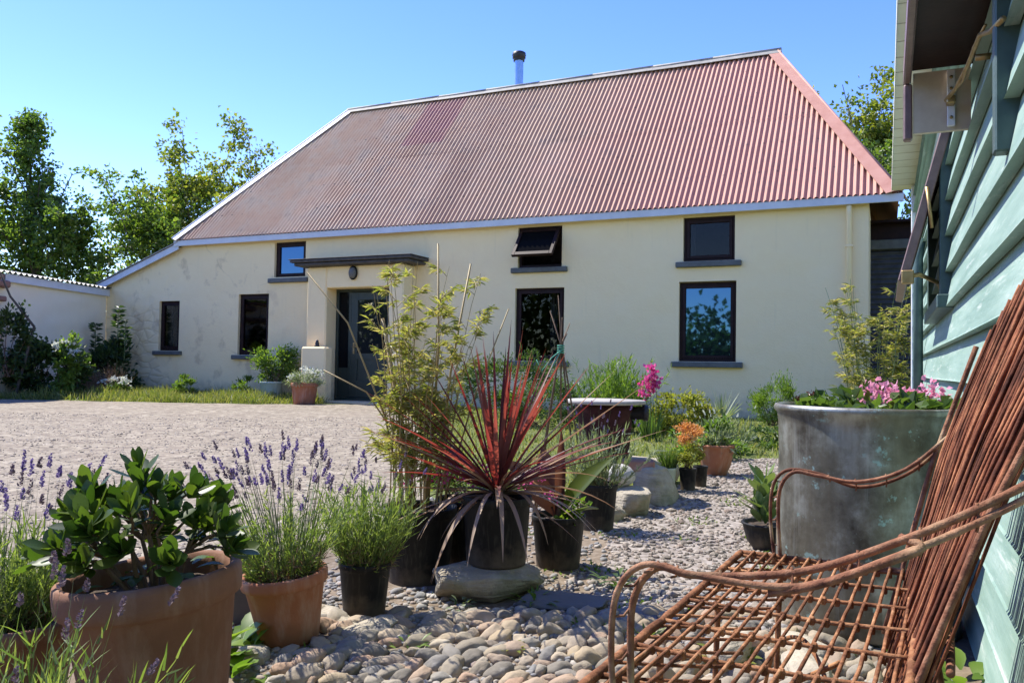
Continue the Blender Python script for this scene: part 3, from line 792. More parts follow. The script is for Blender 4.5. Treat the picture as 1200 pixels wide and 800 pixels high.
# ------------------------------------------------------------------ dark corrugated shed beyond the cottage
s2 = thing('corrugated_shed', 'dark corrugated iron shed in shade past the cottage corner', 'shed', hw(9.196,1.6,0), HR)
m = MB(); vs, fs = [], []
n = 36*8
for i in range(n+1):
    z = 3.0*i/n; d = .014*math.sin(2*PI*i/8); vs += [(0,d,z),(3.2,d,z)]
for i in range(n): fs.append((2*i,2*i+1,2*i+3,2*i+2))
m.add(vs, fs, True); m.box(.0,3.2,.1,2,0,3.0); m.build('wall', MAT['dark_iron'], s2)
m = MB(); m.box(-.1,3.2,-.09,-.03,2.86,3.02, bev=.01); m.build('beam', MAT['grey_sill'], s2)
m = MB(); m.box(-.12,3.3,-.25,2.1,3.28,3.32); m.box(-.1,3.2,-.05,.05,3.02,3.28); m.build('roof', MAT['maroon'], s2)

# ------------------------------------------------------------------ teal weatherboarded shed on the right
shed = thing('garden_shed', 'pale teal weatherboarded shed with open brown windows', 'shed', (.2456,-.1122,0), HR)
SM = Matrix.Translation((.2456,-.1122,0)) @ Matrix.Rotation(HR, 4, 'Z')
m = MB(); rnd = random.Random(5)
ns = 44
for i in range(17):
    z0 = .02 + i*.155; vs, fs = [], []
    for k in range(ns+1):
        s = -2.5 + 11.15*k/ns; e = .004*noise.noise(Vector((s*1.3, i*3.7, 0))); b = .005*noise.noise(Vector((s*.8, i*2.1, 5)))
        vs += [(-.042+e, s, z0+b), (-.038+e, s, z0+.006+b), (-.007+e*.5, s, z0+.166+b), (.004, s, z0+.166+b), (-.012, s, z0+b)]
    for k in range(ns):
        a = k*5
        for q in range(4): fs.append((a+q, a+5+q, a+6+q, a+1+q))
        fs.append((a+4, a+9, a+5, a))
    m.add(vs, fs, False)
m.build('weatherboards', MAT['boards'], shed)
m = MB(); m.box(.0,3,-2.5,8.62,0,2.59); m.build('light_block_core', MAT['teal_dark'], shed)  # solid core added inside the shed to block light behind the boards
m = MB()
for k in range(90):
    s = -2.4+.125*k
    m.box(-.222,-.002,s,s+.119,2.612+.003*(k%2),2.63)
m.box(-.226,-.223,-2.4,8.86,2.60,2.68)
m.build('soffit', MAT['soffit'], shed)
m = MB(); vs = [(-.215,-2.5,2.69),(3.2,-2.5,3.3),(3.2,8.85,3.3),(-.215,8.85,2.69)]
m.add(vs+[(x,y,z-.035) for x,y,z in vs], [(0,1,2,3),(7,6,5,4),(0,4,5,1),(1,5,6,2),(2,6,7,3),(3,7,4,0)]); m.build('roof', MAT['dark_iron'], shed)
m = MB(); m.box(-.055,.0,8.58,8.66,.05,2.6, bev=.005); m.build('corner_board', MAT['white_paint'], shed)
m = MB(); m.tube([(-.07,6.28,.2),(-.07,6.28,1.62),(-.05,6.28,1.75)], .032, 10); m.build('downpipe', MAT['teal_dark'], shed)
# nearer window: casing, lifted brown sash seen from below
m = MB(); m.box(-.058,-.0,2.02,2.07,1.30,1.95, bev=.004); m.box(-.06,-.0,.5,2.98,1.83,1.9, bev=.004)
wn = m.build('window', MAT['teal_dark'], shed)
m = MB(); m.box(-.20,-.03,1.1,2.85,1.775,1.80); m.box(-.222,-.200,1.1,2.88,1.735,1.81, bev=.005); m.box(-.222,-.196,2.845,2.88,1.555,1.733, bev=.005)
m.build('lifted_sash', MAT['maroon_lite'], wn)
m = MB(); m.box(-.198,-.03,1.1,2.83,1.768,1.774); m.build('pane', MAT['maroon'], wn)
m = MB(); m.box(-.194,-.034,2.852,2.872,1.575,1.766); m.build('side_panel', MAT['ply'], wn)
m = MB(); m.box(-.10,-.078,2.835,2.849,1.585,1.76, bev=.002); 
m.build('bracket', MAT['white_paint'], wn)
m = MB()
for z in (1.61,1.65,1.70,1.735): m.tube([(-.089,2.834,z),(-.089,2.829,z)], .005, 8)
m.tube([(-.105,2.80,1.655),(-.085,2.72,1.662),(-.07,2.5,1.655),(-.06,2.3,1.66),(-.055,2.12,1.60),(-.05,1.95,1.56)], .0065, 8); m.box(-.105,-.08,2.78,2.82,1.64,1.665,bev=.004); m.tube([(-.085,2.75,1.668),(-.075,2.6,1.645),(-.065,2.4,1.668),(-.058,2.2,1.645)], .004, 6); m.tube([(-.06,2.42,1.645),(-.02,2.42,1.645)], .009, 8)
m.build('stay', MAT['brass'], wn)
# farther window, sash pushed open at the bottom
m = MB(); m.box(-.06,0,3.98,4.04,1.16,1.92,bev=.004); m.box(-.06,0,5.1,5.16,1.16,1.92,bev=.004); m.box(-.06,0,4.04,5.1,1.86,1.92,bev=.004); m.box(-.075,0,3.9,5.2,1.10,1.158,bev=.004)
wf = m.build('window', MAT['teal_dark'], shed)
T = Matrix.Translation((-.035,3.97,1.88)) @ Matrix.Rotation(R(14.5), 4, 'Y')
m = MB()
for (a,b,c,d) in ((0,.05,-.68,0),(1.09,1.14,-.68,0),(.05,1.09,-.06,0),(.05,1.09,-.68,-.61)): m.box(-.02,.02,a,b,c,d,M=T,bev=.004)
m.build('open_sash', MAT['maroon_lite'], wf)
m = MB(); m.box(-.004,.004,.045,1.095,-.615,-.055,M=T); m.build('pane', MAT['glass_dark'], wf)
m = MB(); q = T @ Vector((.0,.02,-.66)); m.tube([q, q+Vector((.06,-.02,.01)), Vector((-.05,4.25,1.24)), Vector((-.03,4.5,1.24))], .010, 8); m.box(q.x-.01,q.x+.04,q.y-.03,q.y-.0,q.z-.03,q.z+.03,bev=.004)
q = T @ Vector((.0,.0,-.34)); m.tube([q+Vector((.01,-.005,.08)), q+Vector((.03,-.005,-.1))], .008, 6)
m.build('stay', MAT['brass'], wf)

# ------------------------------------------------------------------ pots and planted pots
def lathe_pot(kind, r, h, taper=.75, rim=.018, mat='terra', n=48, seed=0):
    """closed pot wall with a rolled rim; origin at the base"""
    rb = r*taper; t = r*.07
    if kind == 'terra':
        prof = [(0,.004),(rb*.96,.0),(rb,.006),(rb+(r-rb)*.45,h*.45),(rb+(r-rb)*.80,h*.80),(r*.985,h*.815),(r*1.03,h*.83),(r*1.045,h*.88),(r*1.05,h*.955),(r*1.035,h*.99),(r*.99,h),(r*.93,h*.985),(r*.905,h*.93),(r*.87,h*.7),(r*.8,h*.55),(0,h*.55)]
    elif kind == 'bowl':
        prof = [(0,.004),(rb*.7,0),(rb*.75,.008),(r*.84,h*.35),(r*.97,h*.75),(r*.99,h*.9),(r*1.05,h*.92),(r*1.06,h*.98),(r*1.0,h),(r*.93,h*.97),(r*.88,h*.8),(0,h*.7)]
    else:
        prof = [(0,.004),(rb,.0),(rb*1.01,.008),(r*.97,h*.86),(r*.985,h*.87),(r*1.02,h*.885),(r*1.025,h*.965),(r*1.02,h*.995),(r,h),(r*.96,h*.99),(r*.94,h*.9),(r*.86,h*.7),(0,h*.7)]
    mb = MB(); mb.lathe(prof, n, wob=.012, seed=seed); return mb
def soil(parent, r, z, seed=0):
    mb = MB(); n = 24; vs = [(0,0,z+.01)]; fs = []
    for ring in (.35,.7,1):
        for k in range(n):
            a = 2*PI*k/n; vs.append((r*ring*math.cos(a), r*ring*math.sin(a), z + .012*noise.noise(Vector((math.cos(a)*ring*3+seed, math.sin(a)*ring*3, 1)))))
    for k in range(n):
        k2 = (k+1)%n; fs.append((0,1+k,1+k2))
        for q in (0,1): fs.append((1+q*n+k, 1+(q+1)*n+k, 1+(q+1)*n+k2, 1+q*n+k2))
    mb.add(vs, fs, True); return mb.build('soil', MAT['soil'], parent)
def planted(name, label, cat, x, y, z=None, kind='black', r=.1, h=.2, mat='black_pot', taper=.8, tilt=(0,0), group=None, seed=0):
    if z is None: z = ground_z(x, y)-.004
    t = thing(name, label, cat, (x, y, z), group=group, rot=(R(tilt[0]), R(tilt[1]), 0))
    lathe_pot(kind, r, h, taper, mat=mat, seed=seed).build('pot', MAT[mat], t)
    soil(t, r*.9, h*.87, seed)
    return t

def rings(rng, n, r, z):
    a = rng.uniform(0, 2*PI, n); q = r*np.sqrt(rng.uniform(0, 1, n))
    return np.stack([q*np.cos(a), q*np.sin(a), np.full(n, z)], 1)

def lavender(t, z0, R0, H, n_leaf, n_fl, seed, lf='lf_lav', fl='fl_lav', fl2='fl_lav_dry', spread=.55, lean=(0,0), bl=.05, bw=.0035, spike=.03, flh=.75):
    """mound of narrow leaves on fine stems, with flower spikes standing above"""
    rng = np.random.default_rng(seed)
    ns = max(40, n_leaf//26)
    P0 = rings(rng, ns, R0*.55, z0-.02)
    D = P0*np.array([1,1,0])/R0*spread*1.5 + rng.normal(size=(ns,3))*.14 + np.array([lean[0],lean[1],1.0]); D = unit(D)
    L = H*flh*rng.uniform(.45, 1, ns)
    # stems
    V, F = bulk_blades(P0, D, L, .003, .06, rng); np_mesh('stem', V, F, MAT['green_stem'], t)
    k = rng.integers(0, ns, n_leaf); u = rng.uniform(.12, 1, n_leaf)
    P = P0[k] + D[k]*(L[k]*u)[:,None] + rng.normal(size=(n_leaf,3))*.004
    ld_ = unit(D[k]*1.0 + rng.normal(size=(n_leaf,3))*.42)
    V, F = bulk_blades(P, ld_, bl*rng.uniform(.5,1.2,n_leaf), bw*rng.uniform(.7,1.2,n_leaf), .12*rng.normal(size=n_leaf), rng)
    np_mesh('foliage', V, F, MAT[lf], t)
    # woody dry base
    nb = n_leaf//4; k = rng.integers(0, ns, nb); P = P0[k] + D[k]*(L[k]*rng.uniform(.02,.4,nb))[:,None]
    V, F = bulk_blades(P, unit(D[k]+rng.normal(size=(nb,3))*.8), .04, .003, .1, rng); np_mesh('dry_base', V, F, MAT['lf_dry'], t)
    if n_fl:
        P1 = rings(rng, n_fl, R0*.6, z0+.02)
        D1 = unit(P1*np.array([1,1,0])/R0*spread*1.2 + rng.normal(size=(n_fl,3))*.13 + np.array([lean[0],lean[1],1.0]))
        L1 = H*rng.uniform(.62, 1.0, n_fl)
        V, F = bulk_blades(P1, D1, L1, .0032, .03, rng); np_mesh('flower_stem', V, F, MAT['green_stem'], t)
        T = P1 + D1*(L1*.95)[:,None]
        for i in range(n_fl):
            per = 26; sp = spike*rng.uniform(.7,1.3); u = np.linspace(0,1,per)
            c = T[i] + D1[i]*((u-.35)*sp)[:,None]
            out = rng.normal(size=(per,3)); out = unit(out - D1[i]*(out@D1[i])[:,None])
            V, F = bulk_leaves(c, unit(out+D1[i]*.9), .009*(1.15-.55*u)*(spike/.03)**.5, .006*(spike/.03)**.5, rng)
            np_mesh('flower_spike', V, F, MAT[fl if i % 5 < 3 else fl2], t)

def bush(t, c, rad, n, lsz, mat, seed, clumps=14, aspect=.5, stems=7, upb=.4, part='foliage', hollow=.35, stem_mat='twig', stem_r=.006):
    """leafy plant: clumps of leaves on twigs through an uneven volume"""
    rng = np.random.default_rng(seed); c = np.array(c); rad = np.array(rad)
    d = unit(rng.normal(size=(clumps,3))); q = rng.uniform(hollow, .92, clumps)[:,None]**.6
    C = c + d*q*rad; S = rng.uniform(.16,.36,clumps)
    k = rng.choice(clumps, n, p=S/S.sum())
    off = rng.normal(size=(n,3))*(S[k]*.62)[:,None]*rad
    P = C[k]+off
    P[:,2] = np.maximum(P[:,2], .01)
    D = unit(unit(P-c+1e-6) + rng.normal(size=(n,3))*.7 + np.array([0,0,upb]))
    V, F = bulk_leaves(P, D, lsz*rng.uniform(.6,1.25,n), lsz*aspect*rng.uniform(.7,1.2,n), rng, flat=.8)
    np_mesh(part, V, F, MAT[mat], t)
    if stems:
        m = MB(); r_ = random.Random(seed)
        for i in range(min(clumps, stems*2)):
            b = Vector((c[0]+r_.uniform(-.25,.25)*rad[0], c[1]+r_.uniform(-.25,.25)*rad[1], max(0,c[2]-rad[2])))
            e = Vector(C[i]); mid = b.lerp(e,.5)+Vector((r_.uniform(-1,1),r_.uniform(-1,1),0))*rad[0]*.12
            m.tube([b,mid,e],[stem_r,stem_r*.7,stem_r*.35],5,cap=False)
        m.build('stem', MAT[stem_mat], t)

# big terracotta pot, glossy shrub
t = planted('potted_shrub', 'large old terracotta pot of glossy dark green shrub, biggest pot', 'potted plant', -.755, 1.83, -.015, 'terra', .185, .375, 'terra_old', .72, (0,-6), seed=0)
rnd = random.Random(21); lf = MB(); st = MB()
hubs = []
for i in range(9):
    a = i*2.4; q = math.sqrt((i+.5)/9); h_ = Vector((.10*q*math.cos(a)-.02, .08*q*math.sin(a), .405+.05*(1-q)+rnd.gauss(0,.012))); hubs.append(h_)
    b = Vector((.045*q*math.cos(a), .045*q*math.sin(a), .31)); st.tube([b, b.lerp(h_,.5)+Vector((rnd.gauss(0,.006),rnd.gauss(0,.006),0)), h_],[.0065,.0055,.0045],6,cap=False)
for i in range(44):
    a = i*2.4+rnd.gauss(0,.35); v = (i+.5)/44; el = math.asin(1-v*1.0)
    q = math.cos(el)*rnd.uniform(.7,1.15)
    e = Vector((.205*q*math.cos(a)-.03, .18*q*math.sin(a), .385+.165*math.sin(el)*rnd.uniform(.75,1.25)+.02))
    b = min(hubs, key=lambda h_: (h_-e).length); mid = b.lerp(e,.55)+Vector((rnd.gauss(0,.008),rnd.gauss(0,.008),.008))
    st.tube([b,mid,e],[.004,.0032,.0024],5,cap=False)
    for k in range(3):
        p_ = b.lerp(e, rnd.uniform(.3,.8)); an = rnd.uniform(0,2*PI); lf.leaf(p_, (math.cos(an),math.sin(an),rnd.uniform(-.2,.6)), (0,0,1), rnd.uniform(.035,.055), rnd.uniform(.018,.026), (.10,.34,.66,.92,1.0,.82,.16), curl=rnd.uniform(-.6,.1), fold=.12)
    ax = ((e-mid).normalized()+Vector((0,0,.75))).normalized()
    for ring, (num, elv, Lf) in enumerate(((2,.22,.045),(4,.55,.060),(5,.98,.060))):
        for k in range(num):
            an = 2*PI*(k+.5*ring)/num + rnd.uniform(-.4,.4)
            s1 = ax.orthogonal().normalized(); s2 = ax.cross(s1)
            o_ = s1*math.cos(an)+s2*math.sin(an)
            ell = elv+rnd.uniform(-.2,.2)
            d = ax*math.cos(ell)+o_*math.sin(ell); up = ax*math.sin(ell)-o_*math.cos(ell)
            lf.leaf(e-ax*.010*ring, d, up, Lf*rnd.uniform(.65,1.25), Lf*rnd.uniform(.42,.54), (.10,.34,.66,.92,1.0,.82,.16), curl=.15+rnd.uniform(-.3,.25), fold=.10)
st.build('stem', MAT['twig'], t); lf.build('foliage', MAT['lf_glossy'], t)
m = MB()
for i in range(16):
    a = rnd.uniform(0,2*PI); q = .12*math.sqrt(rnd.random()); m.leaf((q*math.cos(a),q*math.sin(a),.365),(math.cos(a+rnd.uniform(-1,1)),math.sin(a),.25),(0,0,1),.06,.03,(.1,.5,.9,1,.8,.15),curl=-.5)
m.build('low_leaves', MAT['lf_mid'], t)

# second terracotta pot with lavender
t = planted('potted_lavender', 'small terracotta pot with ridged sides holding flowering lavender', 'potted plant', -.645, 2.46, None, 'terra', .122, .205, 'terra', .70, (2,-6), seed=3)
lavender(t, .18, .125, .425, 3000, 100, 31, bl=.036, spread=.72, lean=(.0,.03), spike=.032, flh=.70)
# lavender behind the large pot at the left edge
t = planted('potted_lavender', 'low brown pot of purple lavender half hidden behind the largest pot', 'potted plant', -1.19, 1.98, None, 'terra', .15, .21, 'terra_old', .8, seed=5)
lavender(t, .18, .14, .42, 3000, 50, 32, spread=.5, spike=.034, lean=(.03,-.03), flh=.68)
# lavender springing from the ground in the near corner
t = thing('lavender_clump', 'young bright green lavender growing in the ground before the pots', 'lavender', (-.80,1.34,ground_z(-.8,1.34)))
lavender(t, .0, .15, .52, 2600, 22, 33, spread=.45, spike=.028, bl=.055, bw=.0042, flh=.8, fl='fl_lav_dry')
# grey square planter
t = thing('square_planter', 'empty grey square planter tucked between the two terracotta pots', 'planter', (-.845,2.66,ground_z(-.845,2.66)), rz=.3)
m = MB(); w_ = .075; m.add([(s*w_*.86*a, s2_*w_*.86*a, z) for (a,z) in ((1,0),(1.12,.2),(1.0,.2),(.98,.14)) for (s,s2_) in ((-1,-1),(1,-1),(1,1),(-1,1))],
   [(0,1,2,3)[::-1]]+[(r*4+k, r*4+(k+1)%4, (r+1)*4+(k+1)%4, (r+1)*4+k) for r in range(3) for k in range(4)]+[(12,13,14,15)])
m.build('pot', MAT['grey_pot'], t); soil(t, .058, .145)
# black pot with feathery green lavender
t = planted('potted_lavender', 'small black pot of bushy lavender without blooms, right of the ridged terracotta', 'potted plant', -.475, 2.74, None, 'black', .085, .175, seed=7)
lavender(t, .15, .115, .40, 4200, 26, 34, spread=.5, spike=.025, lean=(.04,0), flh=.8, bl=.045)
# bamboo in black pot
def bamboo(t, z0, R0, H, ncane, nleaf, seed, lean=(0,0), lsz=.075, mat='lf_bamboo', cmat='cane', spread=.15, rc=.0045, upleaf=.1):
    rng = np.random.default_rng(seed); r_ = random.Random(seed); m = MB(); Ps, Ds = [], []
    for i in range(ncane):
        a = r_.uniform(0,2*PI); q = R0*math.sqrt(r_.random()); h = H*r_.uniform(.55,1)
        b = Vector((q*math.cos(a), q*math.sin(a), z0)); dx = Vector((math.cos(a),math.sin(a),0))*spread*r_.uniform(.2,1)+Vector((lean[0],lean[1],0))
        pts = [b + (Vector((0,0,1))*u + dx*u*u)*h + Vector((r_.gauss(0,.006),r_.gauss(0,.006),0)) for u in [k/7 for k in range(8)]]
        m.tube(pts, [rc*(1-.75*k/7) for k in range(8)], 6, cap=False)
        nodes = r_.randint(7,11)
        for nd in range(nodes):
            u = r_.uniform(.18,1); f = u*7; k0 = min(6,int(f)); p = pts[k0].lerp(pts[k0+1], f-k0)
            an = r_.uniform(0,2*PI); d = Vector((math.cos(an),math.sin(an),r_.uniform(.5,1.3))).normalized(); Lb = H*.11*r_.uniform(.4,1.2)*(1.15-u*.6)
            e = p+d*Lb; m.tube([p,p+d*Lb*.5+Vector((0,0,.006)),e],[rc*.4,rc*.3,rc*.2],4,cap=False)
            for q_ in range(max(2, nleaf//(ncane*nodes))):
                uu_ = r_.uniform(.25,1); Ps.append(p.lerp(e,uu_)); 
                an2 = an+r_.gauss(0,1.0); Ds.append((math.cos(an2),math.sin(an2),r_.uniform(-.7,.5)+upleaf))
    m.build('canes', MAT[cmat], t); n = len(Ps)
    V, F = bulk_leaves(np.array([tuple(p) for p in Ps]), np.array(Ds), lsz*rng.uniform(.5,1.2,n), lsz*.17*rng.uniform(.7,1.3,n), rng, flat=1.2)
    np_mesh('foliage', V, F, MAT[mat], t)
t = planted('potted_bamboo', 'tall straw coloured bamboo in wide black pot beside the porch view', 'potted plant', -.345, 3.17, None, 'black', .142, .285, seed=9)
t['label'] = 'tall yellow green bamboo with straw canes in a wide black pot'
bamboo(t, .25, .12, 1.06, 30, 5000, 41, lean=(.05,.02), spread=.20, lsz=.048, rc=.0036, upleaf=.15)
m = MB()   # thick dry canes leaning left
for pts, r0_ in (([(-.02,-.03,.25),(-.08,-.04,.65),(-.15,-.05,1.0)],.011), ([(-.05,-.03,.25),(-.13,-.05,.62),(-.28,-.06,.98),(-.44,-.06,1.17)],.0045), ([(0,-.04,.25),(-.05,-.06,.5),(-.2,-.08,.72),(-.36,-.1,.80)],.004),
                 ([(.06,0,.25),(.11,0,.8),(.18,0,1.22)],.006), ([(.08,0,.25),(.2,.02,.7),(.33,.02,1.05)],.004), ([(.03,0,.25),(.06,.02,.9),(.05,.02,1.3)],.006)):
    m.tube(pts, [r0_*(1-.4*k/(len(pts)-1)) for k in range(len(pts))], 7)
m.build('dry_canes', MAT['cane'], t)
# pink flowering plant in the black pot behind
def flowers(t, pts, n, sz, mat, seed, part='flowers', rad=.012):
    rng = np.random.default_rng(seed)
    for p in pts:
        P = np.array(p) + rng.normal(size=(n,3))*rad
        V, F = bulk_leaves(P, unit(rng.normal(size=P.shape)+np.array([0,-.6,.8])), sz, sz*.8, rng, fold=.1); np_mesh('flower', V, F, MAT[mat], t)
t = planted('potted_flowers', 'black pot of magenta flowers squeezed behind the red spiky plant', 'potted plant', -.17, 3.37, None, 'black', .13, .29, seed=11)
bush(t, (0,0,.35), (.17,.13,.10), 900, .03, 'lf_mid', 51, 10, .35, 4)
flowers(t, [(-.19,-.20,.40),(-.15,-.22,.425),(-.11,-.2,.41),(-.07,-.24,.43),(-.03,-.22,.42),(.03,-.22,.40),(.08,-.2,.43),(.28,-.18,.40),(.24,-.2,.37),(.33,-.2,.33),(-.22,-.18,.38),(-.09,-.2,.39)], 18, .018, 'fl_pink', 52, rad=.014)
# rock with red cordyline
def rock(name, label, loc, dims, seed, mat='rock', rz=0, group=None, sub=18, amp=.16, cat='rock', sharp=1.6):
    n = sub; mb = MB(); vs, fs = [], []; w_, d_, h_ = dims; rk = random.Random(seed*7+1)
    cut = [] if sharp == 1 else [(Vector((rk.gauss(0,1),rk.gauss(0,1),rk.gauss(0,.8))).normalized(), rk.uniform(.80,1.02)) for _ in range(14)]
    for j in range(n+1):
        th = PI*j/n
        for i in range(2*n):
            ph = 2*PI*i/(2*n)
            def sq(v): return math.copysign(abs(v)**(1/sharp), v)
            v = Vector((sq(math.sin(th)*math.cos(ph)) , sq(math.sin(th)*math.sin(ph)), sq(math.cos(th))))
            if sharp == 1: v = Vector((math.sin(th)*math.cos(ph), math.sin(th)*math.sin(ph), math.cos(th)))
            k = 1 + amp*noise.noise(v*1.2+Vector((seed,0,0))) + amp*.5*noise.noise(v*2.9+Vector((0,seed,0))) + amp*.35*abs(noise.noise(v*6+Vector((0,0,seed))))
            v = v*k
            for cn, cd_ in cut:
                e_ = v.dot(cn)-cd_-.03*noise.noise(v*5+cn*9)
                if e_ > 0: v = v-cn*e_*.92
            v = v*(1+.02*noise.noise(v*9))
            vs.append((v.x*w_*.53, v.y*d_*.53, h_*.5+v.z*h_*.53))
    for j in range(n):
        for i in range(2*n):
            fs.append((j*2*n+i, (j+1)*2*n+i, (j+1)*2*n+(i+1)%(2*n), j*2*n+(i+1)%(2*n)))
    mb.add(vs, fs, True); o = mb.build(name, MAT[mat], None, loc, (0,0,rz)); return tag(o, label, cat, group)
rock('rock', 'broad pale flat rock under the red spiky plant', (-.07,3.0,-.01), (.37,.29,.125), 3, rz=.12, sub=34, amp=.14, sharp=2.6)
t = planted('potted_cordyline', 'red spiky sword leaved plant in a black pot standing on a rock', 'potted plant', -.045, 3.02, .105, 'black', .125, .245, taper=.86, seed=13)
rnd = random.Random(77); a1, a2 = MB(), MB()
SW = (.55,.8,1,1,.95,.85,.7,.5,.28,.03)
for i in range(68):
    a = rnd.uniform(0,2*PI); k = rnd.random()**.75; el = R(88 - 66*k)
    L = rnd.uniform(.46,.62) if k < .85 else rnd.uniform(.40,.55)
    d = Vector((math.cos(a)*math.cos(el), math.sin(a)*math.cos(el), math.sin(el)))
    a1.leaf((.012*math.cos(a),.012*math.sin(a),.255+.03*(1-k)), d, Vector((0,0,1)) if el < 1.2 else -Vector((math.cos(a),math.sin(a),0)), L, rnd.uniform(.014,.023), SW, curl=0, fold=.28, droop=.05+.55*k*rnd.random())
for i in range(30):
    a = i*2.4+rnd.gauss(0,.3); el = R(rnd.uniform(-10,42)); L = rnd.uniform(.26,.52)
    d = Vector((math.cos(a)*math.cos(el), math.sin(a)*math.cos(el), math.sin(el)))
    a2.leaf((.015*math.cos(a),.015*math.sin(a),.245), d, (0,0,1), L, rnd.uniform(.012,.02), SW, fold=.35, droop=rnd.uniform(.15,1.6))
for k in range(9):
    a = -2.75+k*.31+rnd.gauss(0,.06); el = R(rnd.uniform(12,40)); d = Vector((math.cos(a)*math.cos(el), math.sin(a)*math.cos(el), math.sin(el)))
    a2.leaf((.015*math.cos(a),.015*math.sin(a),.25), d, (0,0,1), rnd.uniform(.34,.50), rnd.uniform(.014,.02), SW, fold=.12, droop=rnd.uniform(1.3,2.4))
# long stray leaves reaching right
for a, el, L, dr in ((-.15,38,.72,.05),(-.05,24,.66,.1),(.1,48,.62,.1),(3.3,30,.6,.2)):
    d = Vector((math.cos(a)*math.cos(R(el)), math.sin(a)*math.cos(R(el)), math.sin(R(el)))); a2.leaf((0,0,.26), d, (0,0,1), L, .017, SW, fold=.3, droop=dr)
a1.build('foliage', MAT['lf_cord'], t); a2.build('dry_leaves', MAT['lf_cord_dry'], t)
m = MB(); m.tube([(0,0,.19),(0,0,.27)], [.02,.016], 8); m.build('stem', MAT['twig'], t)
# canna
t = planted('potted_canna', 'broad leaved purple canna in a black pot right of the rock', 'potted plant', .205, 3.42, None, 'black', .11, .215, seed=15)
a1, a2 = MB(), MB(); BR = (.12,.5,.85,1,.97,.8,.5,.08)
a1.leaf((0,0,.2),(-.35,-.1,.55),(.5,-.7,.5),.34,.13,BR,droop=.5,fold=.1)
a1.leaf((0,0,.2),(.02,-.02,1),(0,-1,0),.36,.045,BR,fold=.5)
a1.leaf((0,0,.2),(-.15,.2,.8),(-.3,-.6,.4),.30,.12,BR,droop=.4)
a2.leaf((.0,0,.2),(.42,-.1,.75),(-.6,-.6,.5),.34,.085,BR,droop=.55,fold=.25)
a2.leaf((.0,0,.19),(.3,-.2,.25),(0,0,1),.2,.09,BR,droop=.5)
m = MB(); m.tube([(0,0,.14),(0,0,.3)],[.013,.009],8)
m.build('stem', MAT['twig'], t); a1.build('foliage', MAT['lf_canna'], t); a2.build('green_leaves', MAT['lf_canna_g'], t)
bush(t, (.03,.0,.23),(.09,.08,.04), 160, .035, 'lf_bright', 56, 6, .6, 0)
# verbena
t = planted('potted_verbena', 'wispy grey green verbena in a black pot beside the stone wall', 'potted plant', .445, 4.16, None, 'black', .10, .235, seed=17)
lavender(t, .21, .16, .44, 1500, 26, 57, lf='lf_silver', fl='fl_lav', fl2='fl_lav_dry', spread=.5, bl=.05, bw=.006, spike=.022, flh=.8)

# cane tripod tied with green twine
t = thing('cane_tripod', 'tripod of thin dark canes tied at the top with green twine', 'plant support', (.26,4.35,0))
m = MB(); apex = Vector((.0,.0,.92))
for (x, y, e) in ((-.12,-.10,(.05,.05,1.06)),(.14,-.06,(-.06,0,1.12)),(.02,.16,(.0,-.08,1.08)),(.10,.10,(-.02,-.04,1.2)),(-.10,.08,(.03,-.02,1.0))):
    m.tube([(x*1.2,y*1.2,.0), apex+Vector((x*.06,y*.06,0)), e],[.006,.005,.003],6)
m.build('canes', MAT['twig'], t)
MAT['twine'] = m_simple('green twine', (.05,.25,.16), (.10,.36,.25), 30, .8, .3)
m = MB()
for k in range(4): m.lathe([(.017,-.004),(.021,0),(.017,.004)], 14, M=Matrix.Translation((0,0,.90+.012*k)))
m.tube([(.0,-.02,.91),(-.05,-.03,.87),(-.10,-.03,.80),(-.13,-.03,.86)], .003, 5); m.tube([(.0,-.02,.91),(-.06,-.05,.80),(-.09,-.05,.74)], .003, 5)
m.build('twine', MAT['twine'], t)

# stone edging, stove drum
rock('white_boulder', 'smooth white boulder lying on the low stone edging', (.62,4.66,.155), (.16,.13,.12), 8, 'rock_pale', cat='boulder', sharp=1.0, amp=.12)
for k, (x, y, z, dm, sd, rz, lb) in enumerate((
    (.67,4.62,-.01,(.22,.26,.175),11,.2,'squat mossy edging stone below the white boulder'),
    (.90,5.05,-.01,(.22,.42,.24),12,-.35,'tall square edging stone at the path bend'),
    (1.05,5.75,-.01,(.24,.42,.20),13,-.5,'edging stone behind the small plastic pots'),
    (.55,5.0,-.01,(.35,.45,.19),14,.1,'flat foundation stone under the maroon stove'),
    (.86,5.35,.19,(.20,.28,.06),15,.3,'thin capping stone right of the maroon stove'),
    (.56,4.45,-.01,(.12,.14,.10),16,.5,'little stone beside the verbena pot'))):
    rock('edging_stone', lb, (x,y,z), dm, sd, rz=rz, sharp=4.5, amp=.10, group='stones edging the path', cat='stone')
t = thing('iron_stove', 'old maroon cast iron stove with pale stone top used as plant stand', 'stove', (.60,5.22,.175))
m = MB(); m.lathe([(0,.03),(.15,.03),(.165,.05),(.165,.09),(.155,.11),(.165,.25),(.175,.36),(.185,.38),(.185,.405),(.17,.42),(0,.42)], 36, wob=.01); m.build('body', MAT['maroon_iron'], t)
m = MB(); m.lathe([(.0,0),(.04,0),(.042,.10),(.052,.10),(.052,.13),(.036,.13),(.034,.06)], 18, M=Matrix.Translation((.13,-.06,.365)) @ Matrix.Rotation(R(88),4,'Y')); m.build('spout', MAT['black_metal'], t)
m = MB(); m.lathe([(0,.421),(.245,.421),(.25,.426),(.25,.441),(.244,.446),(0,.446)], 36, wob=.05, seed=4); m.build('top', MAT['slab_white'], t)
m = MB()
for a in (-.8,.8,2.4,3.9): m.box(.115*math.cos(a)-.02,.115*math.cos(a)+.02,.115*math.sin(a)-.02,.115*math.sin(a)+.02,-.005,.035,bev=.004)
m.build('foot', MAT['maroon_iron'], t)
